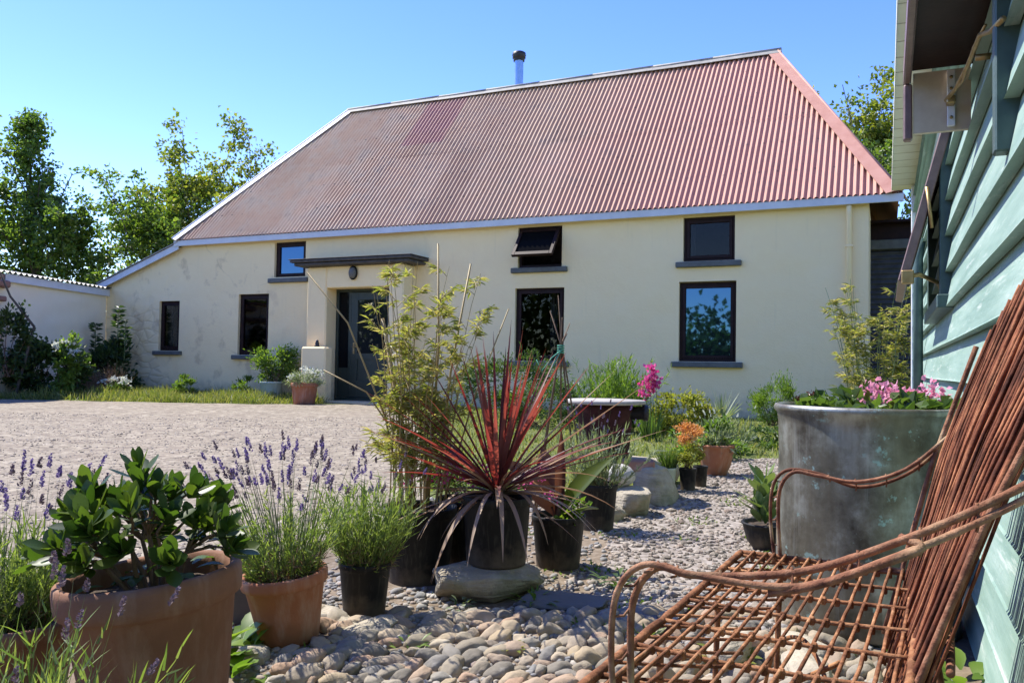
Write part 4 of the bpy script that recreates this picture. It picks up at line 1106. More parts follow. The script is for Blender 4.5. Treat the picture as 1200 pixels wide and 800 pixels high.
m = MB(); m.box(-.11,.11,-.05,.05,0,.065,bev=.008); o = m.build('brick', MAT['brick'], None, (.765,4.98,.205), (0,0,-.2)); tag(o, 'single red brick lying at the foot of the maroon stove', 'brick')

# small pots along the edging
t = planted('potted_chives', 'pale green plastic pot of grassy chives on the path edge', 'potted plant', 1.05, 5.47, None, 'black', .055, .155, 'white_pot', seed=19)
rng = np.random.default_rng(61); P = rings(rng, 260, .045, .14); V, F = bulk_blades(P, unit(P*np.array([6,6,0])+rng.normal(size=P.shape)*.2+np.array([0,0,1])), .17*rng.uniform(.6,1.1,260), .0045, .15*rng.normal(size=260), rng); np_mesh('foliage', V, F, MAT['lf_mid'], t)
t = planted('potted_heather', 'orange flowering plant in a little black pot on the path edge', 'potted plant', 1.19, 5.5, None, 'black', .058, .15, seed=21)
bush(t, (0,0,.24),(.10,.09,.09), 900, .022, 'lf_yellow', 62, 10, .5, 3); bush(t, (-.02,0,.36),(.11,.10,.07), 1100, .02, 'fl_orange', 63, 9, .7, 0, part='flowers')
t = planted('empty_pot', 'tiny black pot of bare soil touching the terracotta bowl', 'plant pot', 1.315, 5.68, None, 'black', .05, .145, seed=23)
t = planted('potted_succulent', 'wide terracotta bowl of trailing grey green plants by the path', 'potted plant', 1.57, 6.28, None, 'bowl', .135, .235, 'terra', seed=25)
bush(t, (0,0,.26),(.2,.17,.07), 700, .05, 'lf_silver', 64, 12, .3, 3); bush(t, (.02,0,.30),(.13,.12,.1), 260, .06, 'lf_bright', 65, 7, .5, 2)
lavender(t, .22, .16, .34, 250, 8, 66, lf='lf_silver', fl='fl_white', fl2='fl_white', spread=.6, bl=.05, bw=.006)
# plant in black bowl behind the metal tub
t = planted('potted_succulent', 'fleshy paddle leaved plant in a black bowl behind the metal tub', 'potted plant', 1.19, 3.78, None, 'bowl', .115, .13, 'black_pot', seed=27)
rnd = random.Random(9); m = MB()
for i in range(46):
    a = rnd.uniform(0,2*PI); q = rnd.random(); el = rnd.uniform(.15,1.3); h_ = .12+.20*rnd.random()
    m.leaf((.05*q*math.cos(a)-.02,.05*q*math.sin(a),h_), (math.cos(a)*math.cos(el),math.sin(a)*math.cos(el),math.sin(el)), (0,0,1), rnd.uniform(.09,.13), .05, (.15,.5,.85,1,.95,.65,.1), curl=.3, fold=.1)
m.build('foliage', MAT['succ'], t)

# metal tub with pink flowers
BX, BY = 1.185, 2.74
t = thing('metal_tub', 'tall weathered grey green metal tub against the teal shed', 'tub', (BX,BY,ground_z(BX,BY)-.004), rz=.6)
prof = [(0,.02),(.272,.02),(.278,.0),(.283,.012),(.280,.03)] + [(.279+.003*math.sin(z*9), z) for z in [.05+.025*k for k in range(25)]] + [(.283,.682),(.291,.690),(.293,.700),(.289,.709),(.281,.711),(.275,.70),(.274,.62),(0,.60)]
m = MB(); m.lathe(prof, 72, wob=.012, seed=2.2); m.build('tub_wall', MAT['barrel'], t); soil(t, .272, .64)
m = MB(); m.box(.276,.287,-.012,.012,.02,.69,bev=.003); m.build('seam', MAT['barrel'], t)
t = thing('pink_geranium', 'pale pink flowering geranium growing inside the metal tub', 'flowers', (BX,BY,.63))
bush(t, (.05,.0,.06),(.24,.2,.05), 420, .05, 'lf_mid', 71, 12, .8, 4)
rnd = random.Random(4)
flowers(t, [(x+.07+rnd.gauss(0,.012),y,z+rnd.gauss(0,.01)) for (x,y,z) in ((-.03,.06,.11),(.0,.02,.125),(.04,.08,.115),(.12,.02,.13),(.16,.06,.12),(.20,.02,.105),(.08,.05,.105))], 34, .022, 'fl_pale', 72, rad=.022)

# ------------------------------------------------------------------ rusty iron bench
be = math.atan2(-.475,.88)
bench = thing('garden_bench', 'rusty iron two seat garden bench with woven rod seat', 'bench', (.056,1.05,0), be)
SH = .385; BWd = 1.055; BD = .395
m = MB(); rnd = random.Random(3)
def rod(mb, a, b, r, n=6, sag=.0, k=6):
    a, b = Vector(a), Vector(b)
    k = max(k, int((b-a).length/.03)); ph = rnd.uniform(0,9)
    mb.tube([a.lerp(b,u/k)+Vector((.0014*noise.noise(Vector((u*.35,ph,0))),.002*noise.noise(Vector((u*.35,ph,5))),.0016*noise.noise(Vector((u*.35,ph,9)))-sag*math.sin(PI*u/k))) for u in range(k+1)], [r*(1+.2*noise.noise(Vector((u*.9,ph,3)))) for u in range(k+1)], n)
# long rods front to back of the seat and the cross rails they are tied to
for i in range(15):
    x = .03 + (BD-.05)*i/14
    rod(m, (x,0,SH+.006), (x+rnd.gauss(0,.004),BWd,SH+.006), .0034, 6, .010)
for j in range(15):
    y = .015+(BWd-.03)*j/14
    if j % 2 == 0: rod(m, (.0,y,SH-.003), (BD,y,SH+.002), .0038, 6, .006)
for i in range(15):      # lighter diagonal wires near the front
    y = .02+(BWd-.1)*i/14; rod(m, (.0,y,SH-.006), (.16,y+.07,SH-.004), .003, 5, .002, 3)
for i in range(15):
    x = .03+(BD-.05)*i/14
    for j in range(0,15,2):
        y = .015+(BWd-.03)*j/14; m.box(x-.005,x+.005,y-.005,y+.005,SH-.014,SH+.001, bev=.002)
m.build('seat', MAT['rust_rod'], bench)
m = MB(); rod(m,(0,0,SH),(0,BWd,SH),.0075,8,.004,10); rod(m,(.014,0,SH-.016),(.014,BWd,SH-.016),.0065,8,.004,10); rod(m,(0,BWd,SH),(BD,BWd,SH),.0065,8); rod(m,(0,0,SH),(BD,0,SH),.0065,8); rod(m,(BD,0,SH),(BD,BWd,SH),.0075,8)
m.build('seat_frame', MAT['rust_rod'], bench)
def cr(pts, per=8):
    P = [Vector(p) for p in pts]; P = [P[0]*2-P[1]]+P+[P[-1]*2-P[-2]]; out = []
    for i in range(1, len(P)-2):
        for k in range(per):
            u = k/per; a,b,c,d = P[i-1:i+3]
            out.append(.5*((2*b)+(c-a)*u+(2*a-5*b+4*c-d)*u*u+(3*b-a-3*c+d)*u**3))
    return out+[P[-2]]
SMx = {'near':0.0,'far':BWd}
for nm in ('far','near'):
    y = SMx[nm]; sg = 1 if nm == 'far' else -1
    o_ = .0
    m = MB()
    top_z = .585
    back = [(.30,y,.600),(.40,y,.645),(.48,y+.01,.69),(.545,y+.06,.73),(.56,y+.18,.75),(.535,y+.33,.755)] if nm == 'near' else [(.26,y,.574),(.36,y-.002,.612),(.462,y-.005,.71)]
    dx_ = .05 if nm == 'near' else .03
    p1 = [(.062+dx_,y,SH-.02),(.056+dx_,y,.47),(.060+dx_,y,.545),(.090+dx_,y,top_z),(.16+dx_*.5,y,top_z-.004)]+back
    p2 = [(.045+dx_,y+.010*sg,SH+.0),(.036+dx_,y+.012*sg,.47),(.042+dx_,y+.012*sg,.55),(.076+dx_,y+.012*sg,top_z+.003),(.16+dx_*.5,y+.012*sg,top_z-.001)]+[(a,b_+.014*sg*min(1,(.6-a)*3),c-.013) for a,b_,c in back]
    c1, c2 = cr(p1, 14), cr(p2, 14)
    m.tube(c1, [.0045*(1+.14*noise.noise(Vector((i_*.45,y,3)))) for i_ in range(len(c1))], 9); m.tube(c2, [.0040*(1+.14*noise.noise(Vector((i_*.45,y,8)))) for i_ in range(len(c2))], 9)
    for i_ in range(6, len(c1)-10, 9):
        if (c1[i_]-c2[i_]).length < .03: m.tube([c1[i_]+Vector((0,0,.007)), (c1[i_]+c2[i_])/2+Vector((.002,0,-.006)), c2[i_]+Vector((0,0,-.009))], .0017, 5)
    for q in ((.10,.016),(.2,.014),(.29,.012)):
        pass
    if nm == 'near':
        m.tube(cr([(.27,y-.01,.575),(.32,y-.016,.592),(.38,y-.022,.622),(.42,y-.01,.642),(.40,y+.006,.648)]), .0048, 7)
    m.build('armrest', MAT['rust_arm'], bench)
    m = MB(); rod(m,(.062+dx_,y,SH-.02),(.05+dx_,y,.0),.0065,8); m.build('leg', MAT['rust_rod'], bench)
    m = MB(); rod(m,(BD,y,SH),(BD+.05,y,.0),.0075,8); m.build('leg', MAT['rust_rod'], bench)
for y in (.35,.72):
    m = MB(); rod(m,(.03,y,SH-.02),(.02,y,.0),.006,7); m.build('leg', MAT['rust_rod'], bench)
m = MB(); m.tube(cr([(.06,1.0,.06),(.12,.85,.24),(.2,.7,.31),(.26,.55,.27),(.22,.45,.2),(.16,.5,.19),(.17,.6,.24)]), .0045, 6); m.tube(cr([(.06,.1,.06),(.12,.25,.24),(.2,.4,.31),(.28,.55,.33)]), .0045, 6)
m.build('scroll_brace', MAT['rust_rod'], bench)
# backrest of many thin strips
m = MB(); NS = 150; B0, B1 = BWd-.70, BWd-.012; BM, BH = (B0+B1)/2, (B1-B0)/2
def backpt(y, u):
    """u 0..1 up the back; the top is arched"""
    c = max(0, 1-((y-BM)/BH)**2)
    hgt = .495 + .14*c**.9
    z = SH - .14 + (hgt+.14)*u
    x = BD - .035 + .25*(z-SH) + .05*max(0,u-.6) + .02*c*u + (max(0,B1-y)/.7)**1.2*(.03+.07*u)
    return Vector((x, y, z))
for i in range(NS):
    y0 = B0 + (B1-B0)*i/(NS-1)
    pts = []; rs = []; ph = rnd.uniform(0,6); wv = rnd.uniform(.002,.007); lay = .006*(i % 4); b_ = rnd.uniform(.0022,.0044); tp_ = rnd.uniform(.985,1.03)
    for k in range(17):
        u = k/16; yy = BM + (y0-BM)*(1-.12*u*u) + wv*math.sin(ph+u*6)
        p = backpt(yy, u*tp_); p.x += .004*math.sin(ph*1.7+u*5) + lay; pts.append(p); rs.append(b_*(1+.12*math.sin(ph+u*11)))
    m.tube(pts, rs, 5)
m.build('backrest', MAT['rust_back'], bench)
m = MB()
for o_, r_ in ((.012,.0055),(.034,.0045)):
    m.tube([backpt(B1,u/10)+Vector((-.012,o_,0)) for u in range(11)], r_, 8)
m.tube([backpt(B0,u/10)+Vector((0,-.008,0)) for u in range(11)], .0052, 8)
m.tube([backpt(B0+(B1-B0)*y_/30,1.0)+Vector((.022,0,-.03)) for y_ in range(31)], .007, 8)
m.tube([backpt(B0+(B1-B0)*y_/30,.25)+Vector((.034,0,0)) for y_ in range(31)], .006, 8)
m.build('back_frame', MAT['rust_arm'], bench)

# ------------------------------------------------------------------ ground stones
def ico(sub, seed, sx, sy, sz, amp=.12):
    import bmesh
    bm = bmesh.new(); bmesh.ops.create_icosphere(bm, subdivisions=sub, radius=1)
    for v in bm.verts:
        k = 1+amp*noise.noise(v.co*1.1+Vector((seed*3.7,0,0)))+amp*.5*noise.noise(v.co*2.7+Vector((0,seed*1.9,0)))
        v.co = Vector((v.co.x*sx, v.co.y*sy, v.co.z*sz))*k
    V = np.array([v.co[:] for v in bm.verts]); F = np.array([[v.index for v in f.verts] for f in bm.faces]); bm.free(); return V, F
POTS = [(-.815,1.83,.2),(-.635,2.47,.11),(-1.19,1.98,.15),(-.845,2.66,.09),(-.455,2.74,.09),(-.345,3.17,.15),(-.17,3.37,.14),(-.07,3.0,.185),(.205,3.42,.12),(.445,4.16,.11),(BX,BY,.29),
        (.67,4.62,.13),(.90,5.05,.18),(1.05,5.47,.07),(1.19,5.5,.07),(1.315,5.68,.06),(1.57,6.28,.13),(1.19,3.78,.10),(1.05,5.75,.2),(.55,5.0,.2)]
def blocked(x, y, pad=0.0):
    if (x*.9096-y*.4157) > .235: return True
    return any((x-a)**2+(y-b)**2 < (c+pad)**2 for a, b, c in POTS)
protos = []
for i in range(9):
    r_ = random.Random(i); V, F = ico(3, i, r_.uniform(.036,.052), r_.uniform(.019,.028), r_.uniform(.018,.026), .26)
    me_o = np_mesh('cobble', V, F, MAT['cobble'], None, True); protos.append(me_o)
rnd = random.Random(12); placed = []; k = 0
for tries in range(14000):
    if len(placed) >= 300: break
    y = 2.12+rnd.random()**1.15*.62; x = rnd.uniform(-.62,1.05)
    if x < .75 and y > 2.72 + .25*max(0, x): continue
    if blocked(x, y, .012): continue
    if any(math.hypot((x-a)*.81+(y-b)*.59, ((y-b)*.81-(x-a)*.59)*1.75) < .060 for a, b in placed): continue
    placed.append((x, y))
for i, (x, y) in enumerate(placed):
    p = protos[i % 9]; o = p if i < 9 else p.copy()
    if i >= 9: COL.objects.link(o)
    s = min(1.35, rnd.lognormvariate(-.10,.27)); o.scale = (s, s, s); o.rotation_euler = (rnd.gauss(0,.22), rnd.gauss(0,.28), rnd.gauss(.62,.28) if rnd.random() < .86 else rnd.uniform(0,3))
    o.location = (x, y, ground_z(x, y)+.004*s)
    tag(o, 'smooth grey river cobble bedded in the soil in front of the pots', 'cobble', 'river cobbles bedded before the pots')

def scatter_stones(name, pts, size, mat, seed, sub=1, flat=.55, kind='stuff', sink=.25):
    rng = np.random.default_rng(seed); base = [ico(sub, s+20, 1, .75, flat, .35) for s in range(6)]
    Vs, Fs, off = [], [], 0
    for i, (x, y) in enumerate(pts):
        V, F = base[i % 6]; s = size*rng.lognormal(0, .32); a = rng.uniform(0, 2*PI); b = rng.normal()*.35
        c_, s_ = math.cos(a), math.sin(a); Rm = np.array([[c_,-s_,0],[s_,c_,0],[0,0,1]]) @ np.array([[1,0,0],[0,math.cos(b),-math.sin(b)],[0,math.sin(b),math.cos(b)]])
        Vs.append((V*s) @ Rm.T + np.array([x, y, ground_z(x, y)+s*flat*(.5-sink)])); Fs.append(F+off); off += len(V)
    o = np_mesh(name, np.concatenate(Vs), np.concatenate(Fs), MAT[mat], None, sub > 1); return tag(o, kind=kind)
rnd = random.Random(5)
pts = []
while len(pts) < 2600:
    x, y = rnd.uniform(-.9,1.2), rnd.uniform(1.95,3.2)
    if not blocked(x, y, -.01): pts.append((x, y))
while len(pts) < 4600:
    x, y = rnd.uniform(-.7,.75), rnd.uniform(2.7,5.0)
    if not in_poly(x, y, PATH) and not in_poly(x, y, DRIVE) and not blocked(x, y, -.01): pts.append((x, y))
o = scatter_stones('pebbles', pts, .0105, 'pebble', 1, 2); tag(o, 'small mixed pebbles filling the gaps between the cobbles', 'pebbles')
pts = []
while len(pts) < 7500:
    y = 2.6+rnd.random()**1.4*5.2; x = rnd.uniform(.1,3.4)
    if in_poly(x, y, PATH) and not blocked(x, y, -.01): pts.append((x, y))
o = scatter_stones('path_gravel', pts, .0115, 'gravel', 2, 1); tag(o, 'pale grey gravel loose along the garden path', 'gravel')
pts = []
while len(pts) < 12000:
    y = 2.6+rnd.random()**2.2*9; x = rnd.uniform(-11,0)
    if in_poly(x, y, DRIVE) and abs(x) < .7*y+.6: pts.append((x, y))
o = scatter_stones('driveway_gravel', pts, .0085, 'gravel', 3, 1, flat=.4, sink=.4); tag(o, 'pinkish beige gravel loose across the driveway', 'gravel')
# flags and small loose rocks
for x, y, dm, sd, lb in ((.18,2.86,(.30,.17,.045),31,'dark slate flagstone beside the broad rock'), (.45,2.72,(.26,.16,.04),32,'dark slate flagstone nearest the bench arm'),):
    rock('flagstone', lb, (x,y,-.012), dm, sd, 'flag', rz=sd*.3, sharp=4, amp=.08, cat='flagstone', group='slate flagstones')
for x, y, z, dm, sd, lb in ((-.70,2.27,0,(.10,.07,.055),35,'angular stone beside broad green weeds'), (-.42,2.52,0,(.18,.09,.05),36,'flat stone in the shade of the small black pot'),
    (.62,2.32,0,(.20,.11,.09),37,'square block of stone under the bench'), (.80,2.20,0,(.26,.12,.07),38,'long stone slab under the bench'), (.86,2.42,0,(.2,.10,.06),39,'broken slab leaning at the metal tub'),
    (-.56,2.66,0,(.3,.08,.04),40,'thin timber coloured stone under the small black pot')):
    rock('loose_stone', lb, (x,y,z-.012), dm, sd, rz=sd*.37, sharp=2.6, amp=.12, cat='stone')
# weeds
def weed(x, y, label, n=14, L=.05, W=.03, mat='lf_bright', seed=0, spread=.05, name='weed'):
    r_ = random.Random(seed); m = MB()
    for i in range(n):
        a = r_.uniform(0,2*PI); q = spread*math.sqrt(r_.random()); el = r_.uniform(.1,1.0)
        m.leaf((q*math.cos(a),q*math.sin(a),r_.uniform(.0,.03)), (math.cos(a)*math.cos(el),math.sin(a)*math.cos(el),math.sin(el)), (0,0,1), L*r_.uniform(.6,1.2), W*r_.uniform(.7,1.1), (.15,.6,.95,1,.7,.1), droop=.5, fold=.12)
    o = m.build(name, MAT[mat], None, (x,y,ground_z(x,y))); return tag(o, label, 'weed')
weed(-.80,2.33,'broad leaved green weed between the two terracotta pots',34,.10,.065,'lf_bright',1,.10)
weed(-.74,2.17,'low green weed at the foot of the largest pot',22,.08,.05,'lf_bright',2,.08)
weed(.10,2.86,'feathery green weed at the right end of the broad rock',26,.06,.012,'lf_bright',3,.06)
weed(-.16,2.80,'small pale weed at the left end of the broad rock',14,.03,.018,'lf_silver',4,.04)
weed(1.20,2.16,'bright leafy weed at the shed wall behind the bench',16,.075,.05,'lf_bright',5,.07)
weed(.42,2.50,'grassy weed among cobbles by the bench arm',20,.05,.008,'lf_bright',6,.04)
weed(.02,2.38,'tiny weed in the middle of the cobbles',14,.03,.01,'lf_yellow',7,.04)
weed(-.28,2.36,'tiny weed left of the middle of the cobbles',14,.035,.01,'lf_bright',8,.05)
weed(.42,3.14,'green weed below the canna pot',24,.06,.02,'lf_mid',9,.07)
weed(.62,2.30,'yellow green weed under the bench seat',18,.07,.03,'lf_yellow',10,.06)
rng = np.random.default_rng(8)
pts = []
while len(pts) < 900:
    x, y = rng.uniform(-.6,1.6), rng.uniform(2.2,5.2)
    if noise.noise(Vector((x*3.1,y*3.1,4))) > .28 and not blocked(x,y,0): pts.append((x,y,ground_z(x,y)))
P = np.array(pts); V, F = bulk_leaves(P, rng.normal(size=P.shape)*.6+np.array([0,0,.8]), .022*rng.uniform(.5,1.3,len(P)), .01, rng); tag(np_mesh('weeds', V, F, MAT['lf_bright']), 'sparse small weeds sprouting between stones', 'weeds', kind='stuff')

# ------------------------------------------------------------------ grass
def grass_patch(pred, box, n, L, mat, seed, name='grass', label=None, W=.006):
    rng = np.random.default_rng(seed); pts = []
    while len(pts) < n:
        x, y = rng.uniform(box[0],box[1]), rng.uniform(box[2],box[3])
        if pred(x,y): pts.append((x,y,ground_z(x,y)-.01))
    P = np.array(pts); n = len(P); D = unit(rng.normal(size=(n,3))*.4+np.array([0,0,1]))
    hf = np.array([.5+.9*max(0,.5+noise.noise(Vector((p[0]*1.3,p[1]*1.3,2)))) for p in P])
    V, F = bulk_blades(P, D, L*hf*rng.uniform(.5,1.2,n), W, .35*rng.normal(size=n), rng)
    return tag(np_mesh(name, V, F, MAT[mat]), label, 'grass', kind='stuff')
def hy(x, y):   # distance in front of the cottage wall
    return -((x+3.058)*.4157+(y-16)*.9096)
def strip(x, y):
    return .15 < hy(x,y) and not in_poly(x,y,DRIVE) and -9.5 < x < -3.5 and y > 14.3 and rnd.random() < .35+.65*(noise.noise(Vector((x*.8,y*.8,1)))>-.25)
grass_patch(strip, (-9.8,-3.4,14.3,19), 16000, .20, 'grass', 11, label='scruffy grass strip along the cottage wall', W=.012)
def lawn(x, y):
    return hy(x,y) > .15 and zone(x,y)[1] == 1 and -2.6 < x < 6 and y > 5.2 and not blocked(x,y,.02)
grass_patch(lawn, (-2.6,6,5.2,16), 22000, .085, 'grass', 12, label='short sunlit grass between path and cottage', W=.010)

# ------------------------------------------------------------------ garden bed along the cottage
def shrub(name, label, cat, x, y, c, rad, n, lsz, mat, seed, **kw):
    t = thing(name, label, cat, (x,y,ground_z(x,y))); bush(t, c, rad, n, lsz, mat, seed, **kw); return t
t = thing('feathery_shrub', 'upright feathery green shrub behind the maroon stove', 'shrub', (1.28,10.0,ground_z(1.28,10)))
lavender(t, 0, .40, 1.0, 6500, 0, 81, lf='lf_bright', spread=.35, bl=.10, bw=.012, flh=.95)
t = thing('gladiolus', 'magenta flower spikes standing right of the feathery shrub', 'flowers', (1.53,9.0,ground_z(1.53,9)))
m = MB()
for (x,h_) in ((0,.8),(.05,.68),(-.06,.62)): m.tube([(x,0,0),(x*1.4,0,h_)],[.006,.003],5)
m.build('stem', MAT['green_stem'], t); flowers(t, [(.0,0,.78),(.02,0,.72),(-.03,0,.66),(.03,-.01,.60),(-.06,0,.58),(.06,0,.66),(.01,0,.54),(-.07,0,.5)], 26, .05, 'fl_pink', 82, rad=.024)
rng = np.random.default_rng(83); P = rings(rng,60,.08,0); V,F = bulk_blades(P, unit(P*5+rng.normal(size=P.shape)*.15+np.array([0,0,1])), .5*rng.uniform(.5,1,60), .02, .1, rng); np_mesh('foliage',V,F,MAT['lf_mid'],t)
shrub('golden_shrub', 'rounded golden yellow green shrub in the bed under the window', 'shrub', 2.0, 9.6, (0,0,.28),(.42,.30,.24), 3800, .045, 'lf_yellow', 84, clumps=26, aspect=.7)
shrub('leafy_shrub', 'dull green low shrub left of the golden shrub', 'shrub', .35, 10.6, (0,0,.3),(.55,.35,.3), 2800, .06, 'lf_mid', 85, clumps=22, aspect=.4)
shrub('leafy_shrub', 'dark green upright shrub under the middle lower window', 'shrub', .0, 12.6, (0,0,.5),(.75,.3,.5), 3200, .07, 'lf_mid', 86, clumps=24, aspect=.35)
t = shrub('conical_shrub', 'light green tufted shrub by the wall right of the lower window', 'shrub', 3.33, 10.4, (0,0,.38),(.26,.25,.30), 3600, .05, 'lf_bright', 87, clumps=22, aspect=.22, upb=1.0)
shrub('purple_shrub', 'small purple leaved shrub right of the light tufted one', 'shrub', 3.75, 10.5, (0,0,.25),(.22,.2,.22), 900, .05, 'lf_canna', 88, clumps=10, aspect=.5)
t = thing('fern', 'dark green arching fern near the cottage corner', 'fern', (4.3,10.9,ground_z(4.3,10.9)))
m = MB(); rnd = random.Random(14)
for i in range(40):
    a = rnd.uniform(0,2*PI); el = rnd.uniform(.5,1.3); m.leaf((0,0,.12),(math.cos(a)*math.cos(el),math.sin(a)*math.cos(el),math.sin(el)),(0,0,1),rnd.uniform(.35,.55),.05,(.3,.8,1,.9,.7,.4,.05),droop=.6)
m.build('foliage', MAT['lf_mid'], t)
t = thing('spiky_plant', 'dark spiky rosette plant beside the golden shrub', 'plant', (2.62,10.2,ground_z(2.62,10.2)))
m = MB()
for i in range(34):
    a = rnd.uniform(0,2*PI); el = rnd.uniform(.3,1.4); m.leaf((0,0,.1),(math.cos(a)*math.cos(el),math.sin(a)*math.cos(el),math.sin(el)),(0,0,1),rnd.uniform(.3,.5),.03,(.7,1,.9,.6,.05),droop=.2)
m.build('foliage', MAT['lf_silver'], t)
t = thing('grey_leaved_plant', 'loose grey green plant with fine stems behind the terracotta bowl', 'plant', (2.05,7.9,ground_z(2.05,7.9)))
lavender(t, 0, .3, .5, 1200, 14, 89, lf='lf_silver', fl='fl_white', fl2='fl_lav_dry', spread=.7, bl=.08, bw=.012, spike=.03)
shrub('ground_cover_plant', 'low bright leafy plant left of the path end', 'plant', 1.75, 7.4, (0,0,.12),(.35,.3,.12), 900, .06, 'lf_bright', 90, clumps=14, aspect=.4, stems=0)
shrub('ground_cover_plant', 'low green leafy plant right of the path end', 'plant', 2.75, 8.3, (0,0,.10),(.4,.3,.1), 900, .06, 'lf_mid', 91, clumps=14, aspect=.5, stems=0)
t = planted('saucer_pot', 'small white dish lying in grass at the path end', 'dish', 2.17, 7.75, None, 'bowl', .07, .07, 'white_pot', seed=40)
t = thing('corner_bamboo', 'tall yellow green bamboo growing between the cottage corner and shed', 'bamboo', (4.0,9.0,ground_z(4,9)))
bamboo(t, 0, .28, 1.85, 28, 4200, 92, lsz=.10, spread=.22, rc=.007, cmat='green_stem')
# pots by the porch
q = (-4.75,16.25)
t = planted('potted_shrub', 'pale green glazed pot of leafy shrub against the cottage wall', 'potted plant', q[0], q[1], None, 'black', .22, .36, 'pale_pot', seed=43)
bush(t, (0,0,.75),(.48,.4,.42), 2600, .07, 'lf_bright', 93, clumps=22, aspect=.5, stems=8)
t = planted('potted_daisies', 'terracotta pot of white flowers beside the porch step', 'potted plant', -3.78, 15.0, None, 'terra', .24, .40, 'terra', seed=44)
bush(t, (0,0,.46),(.30,.28,.16), 1800, .05, 'lf_silver', 94, clumps=18, aspect=.3, stems=3)
bush(t, (0,0,.52),(.30,.28,.14), 320, .035, 'fl_white', 95, clumps=18, aspect=.9, stems=0, part='flowers')
# plants against the outbuilding
t = shrub('ivy_bush', 'dark rambling ivy bush against the outbuilding wall', 'ivy', -9.0, 15.9, (0,0,.5),(.75,.5,.52), 2800, .11, 'lf_ivy', 101, clumps=26, aspect=.7, stems=10, stem_r=.012)
t = shrub('climbing_rose', 'bare stemmed climber with dark leaves at the far left wall', 'climber', -9.35, 15.3, (-.05,0,1.1),(.35,.25,.7), 1500, .10, 'lf_ivy', 102, clumps=14, aspect=.6, stems=5, stem_r=.012)
m = MB(); m.tube([(.1,0,0),(.25,.1,.9),(.3,.2,1.35),(-.05,.0,1.9),(-.2,-.1,2.35)],[.03,.028,.025,.02,.015],7); m.build('trunk', MAT['bark'], t)
t = shrub('variegated_shrub', 'pale leaved upright shrub in front of the dark ivy', 'shrub', -8.55, 15.7, (0,0,.6),(.28,.26,.50), 1500, .10, 'lf_bright', 103, clumps=16, aspect=.6)
bush(t, (0,0,.85),(.24,.22,.22), 240, .10, 'fl_white', 104, clumps=8, aspect=.6, stems=0, part='pale_leaves')
t = shrub('dark_shrub', 'tall dark shrub in the corner where outbuilding meets cottage', 'shrub', -8.75, 17.95, (0,0,.55),(.75,.4,.55), 2400, .12, 'lf_ivy', 105, clumps=18, aspect=.5, upb=.9, stems=10, stem_r=.012)
m = MB()
P=[];D=[]
rng = np.random.default_rng(106)
for (x,h_) in ((-.35,1.5),(.1,1.9),(.25,1.6)):
    m.tube([(x,0,0),(x*1.1,0,h_)],[.014,.006],5)
    for k in range(70):
        z = h_*rng.uniform(.35,1); a = rng.uniform(0,2*PI); P.append((x*(1+.1*z/h_),0,z)); D.append((math.cos(a),math.sin(a),.3))
m.build('tall_stem', MAT['green_stem'], t); V,F = bulk_leaves(np.array(P),np.array(D),.17,.07,rng,flat=1); np_mesh('tall_leaves',V,F,MAT['lf_ivy'],t)
t = shrub('white_flowers', 'clump of white flowers in the grass by the cottage corner', 'flowers', -8.0, 16.6, (0,0,.18),(.3,.22,.16), 500, .07, 'lf_mid', 107, clumps=10, aspect=.5, stems=3)
bush(t, (0,0,.26),(.28,.2,.12), 120, .07, 'fl_white', 108, clumps=9, aspect=.9, stems=0, part='flowers')
t = thing('dry_grass_tuft', 'tuft of tall dry seeding grass left of the corner shrub', 'grass tuft', (-8.5,16.9,ground_z(-8.5,16.9)))
rng = np.random.default_rng(109); P = rings(rng,500,.45,0); V,F = bulk_blades(P, unit(rng.normal(size=P.shape)*.3+np.array([0,0,1])), .75*rng.uniform(.4,1,500), .01, .2*rng.normal(size=500), rng); np_mesh('foliage',V,F,MAT['lf_dry'],t)
t = shrub('garden_weed', 'leafy green weed growing against the cottage wall near its left windows', 'plant', -5.35, 16.5, (0,0,.22),(.2,.16,.22), 420, .09, 'lf_bright', 110, clumps=8, aspect=.3, upb=1, stems=3)
t = shrub('garden_weed', 'leafy green weed under the smallest left window sill', 'plant', -6.75, 17.1, (0,0,.2),(.3,.16,.2), 480, .09, 'lf_bright', 111, clumps=8, aspect=.3, upb=1, stems=3)

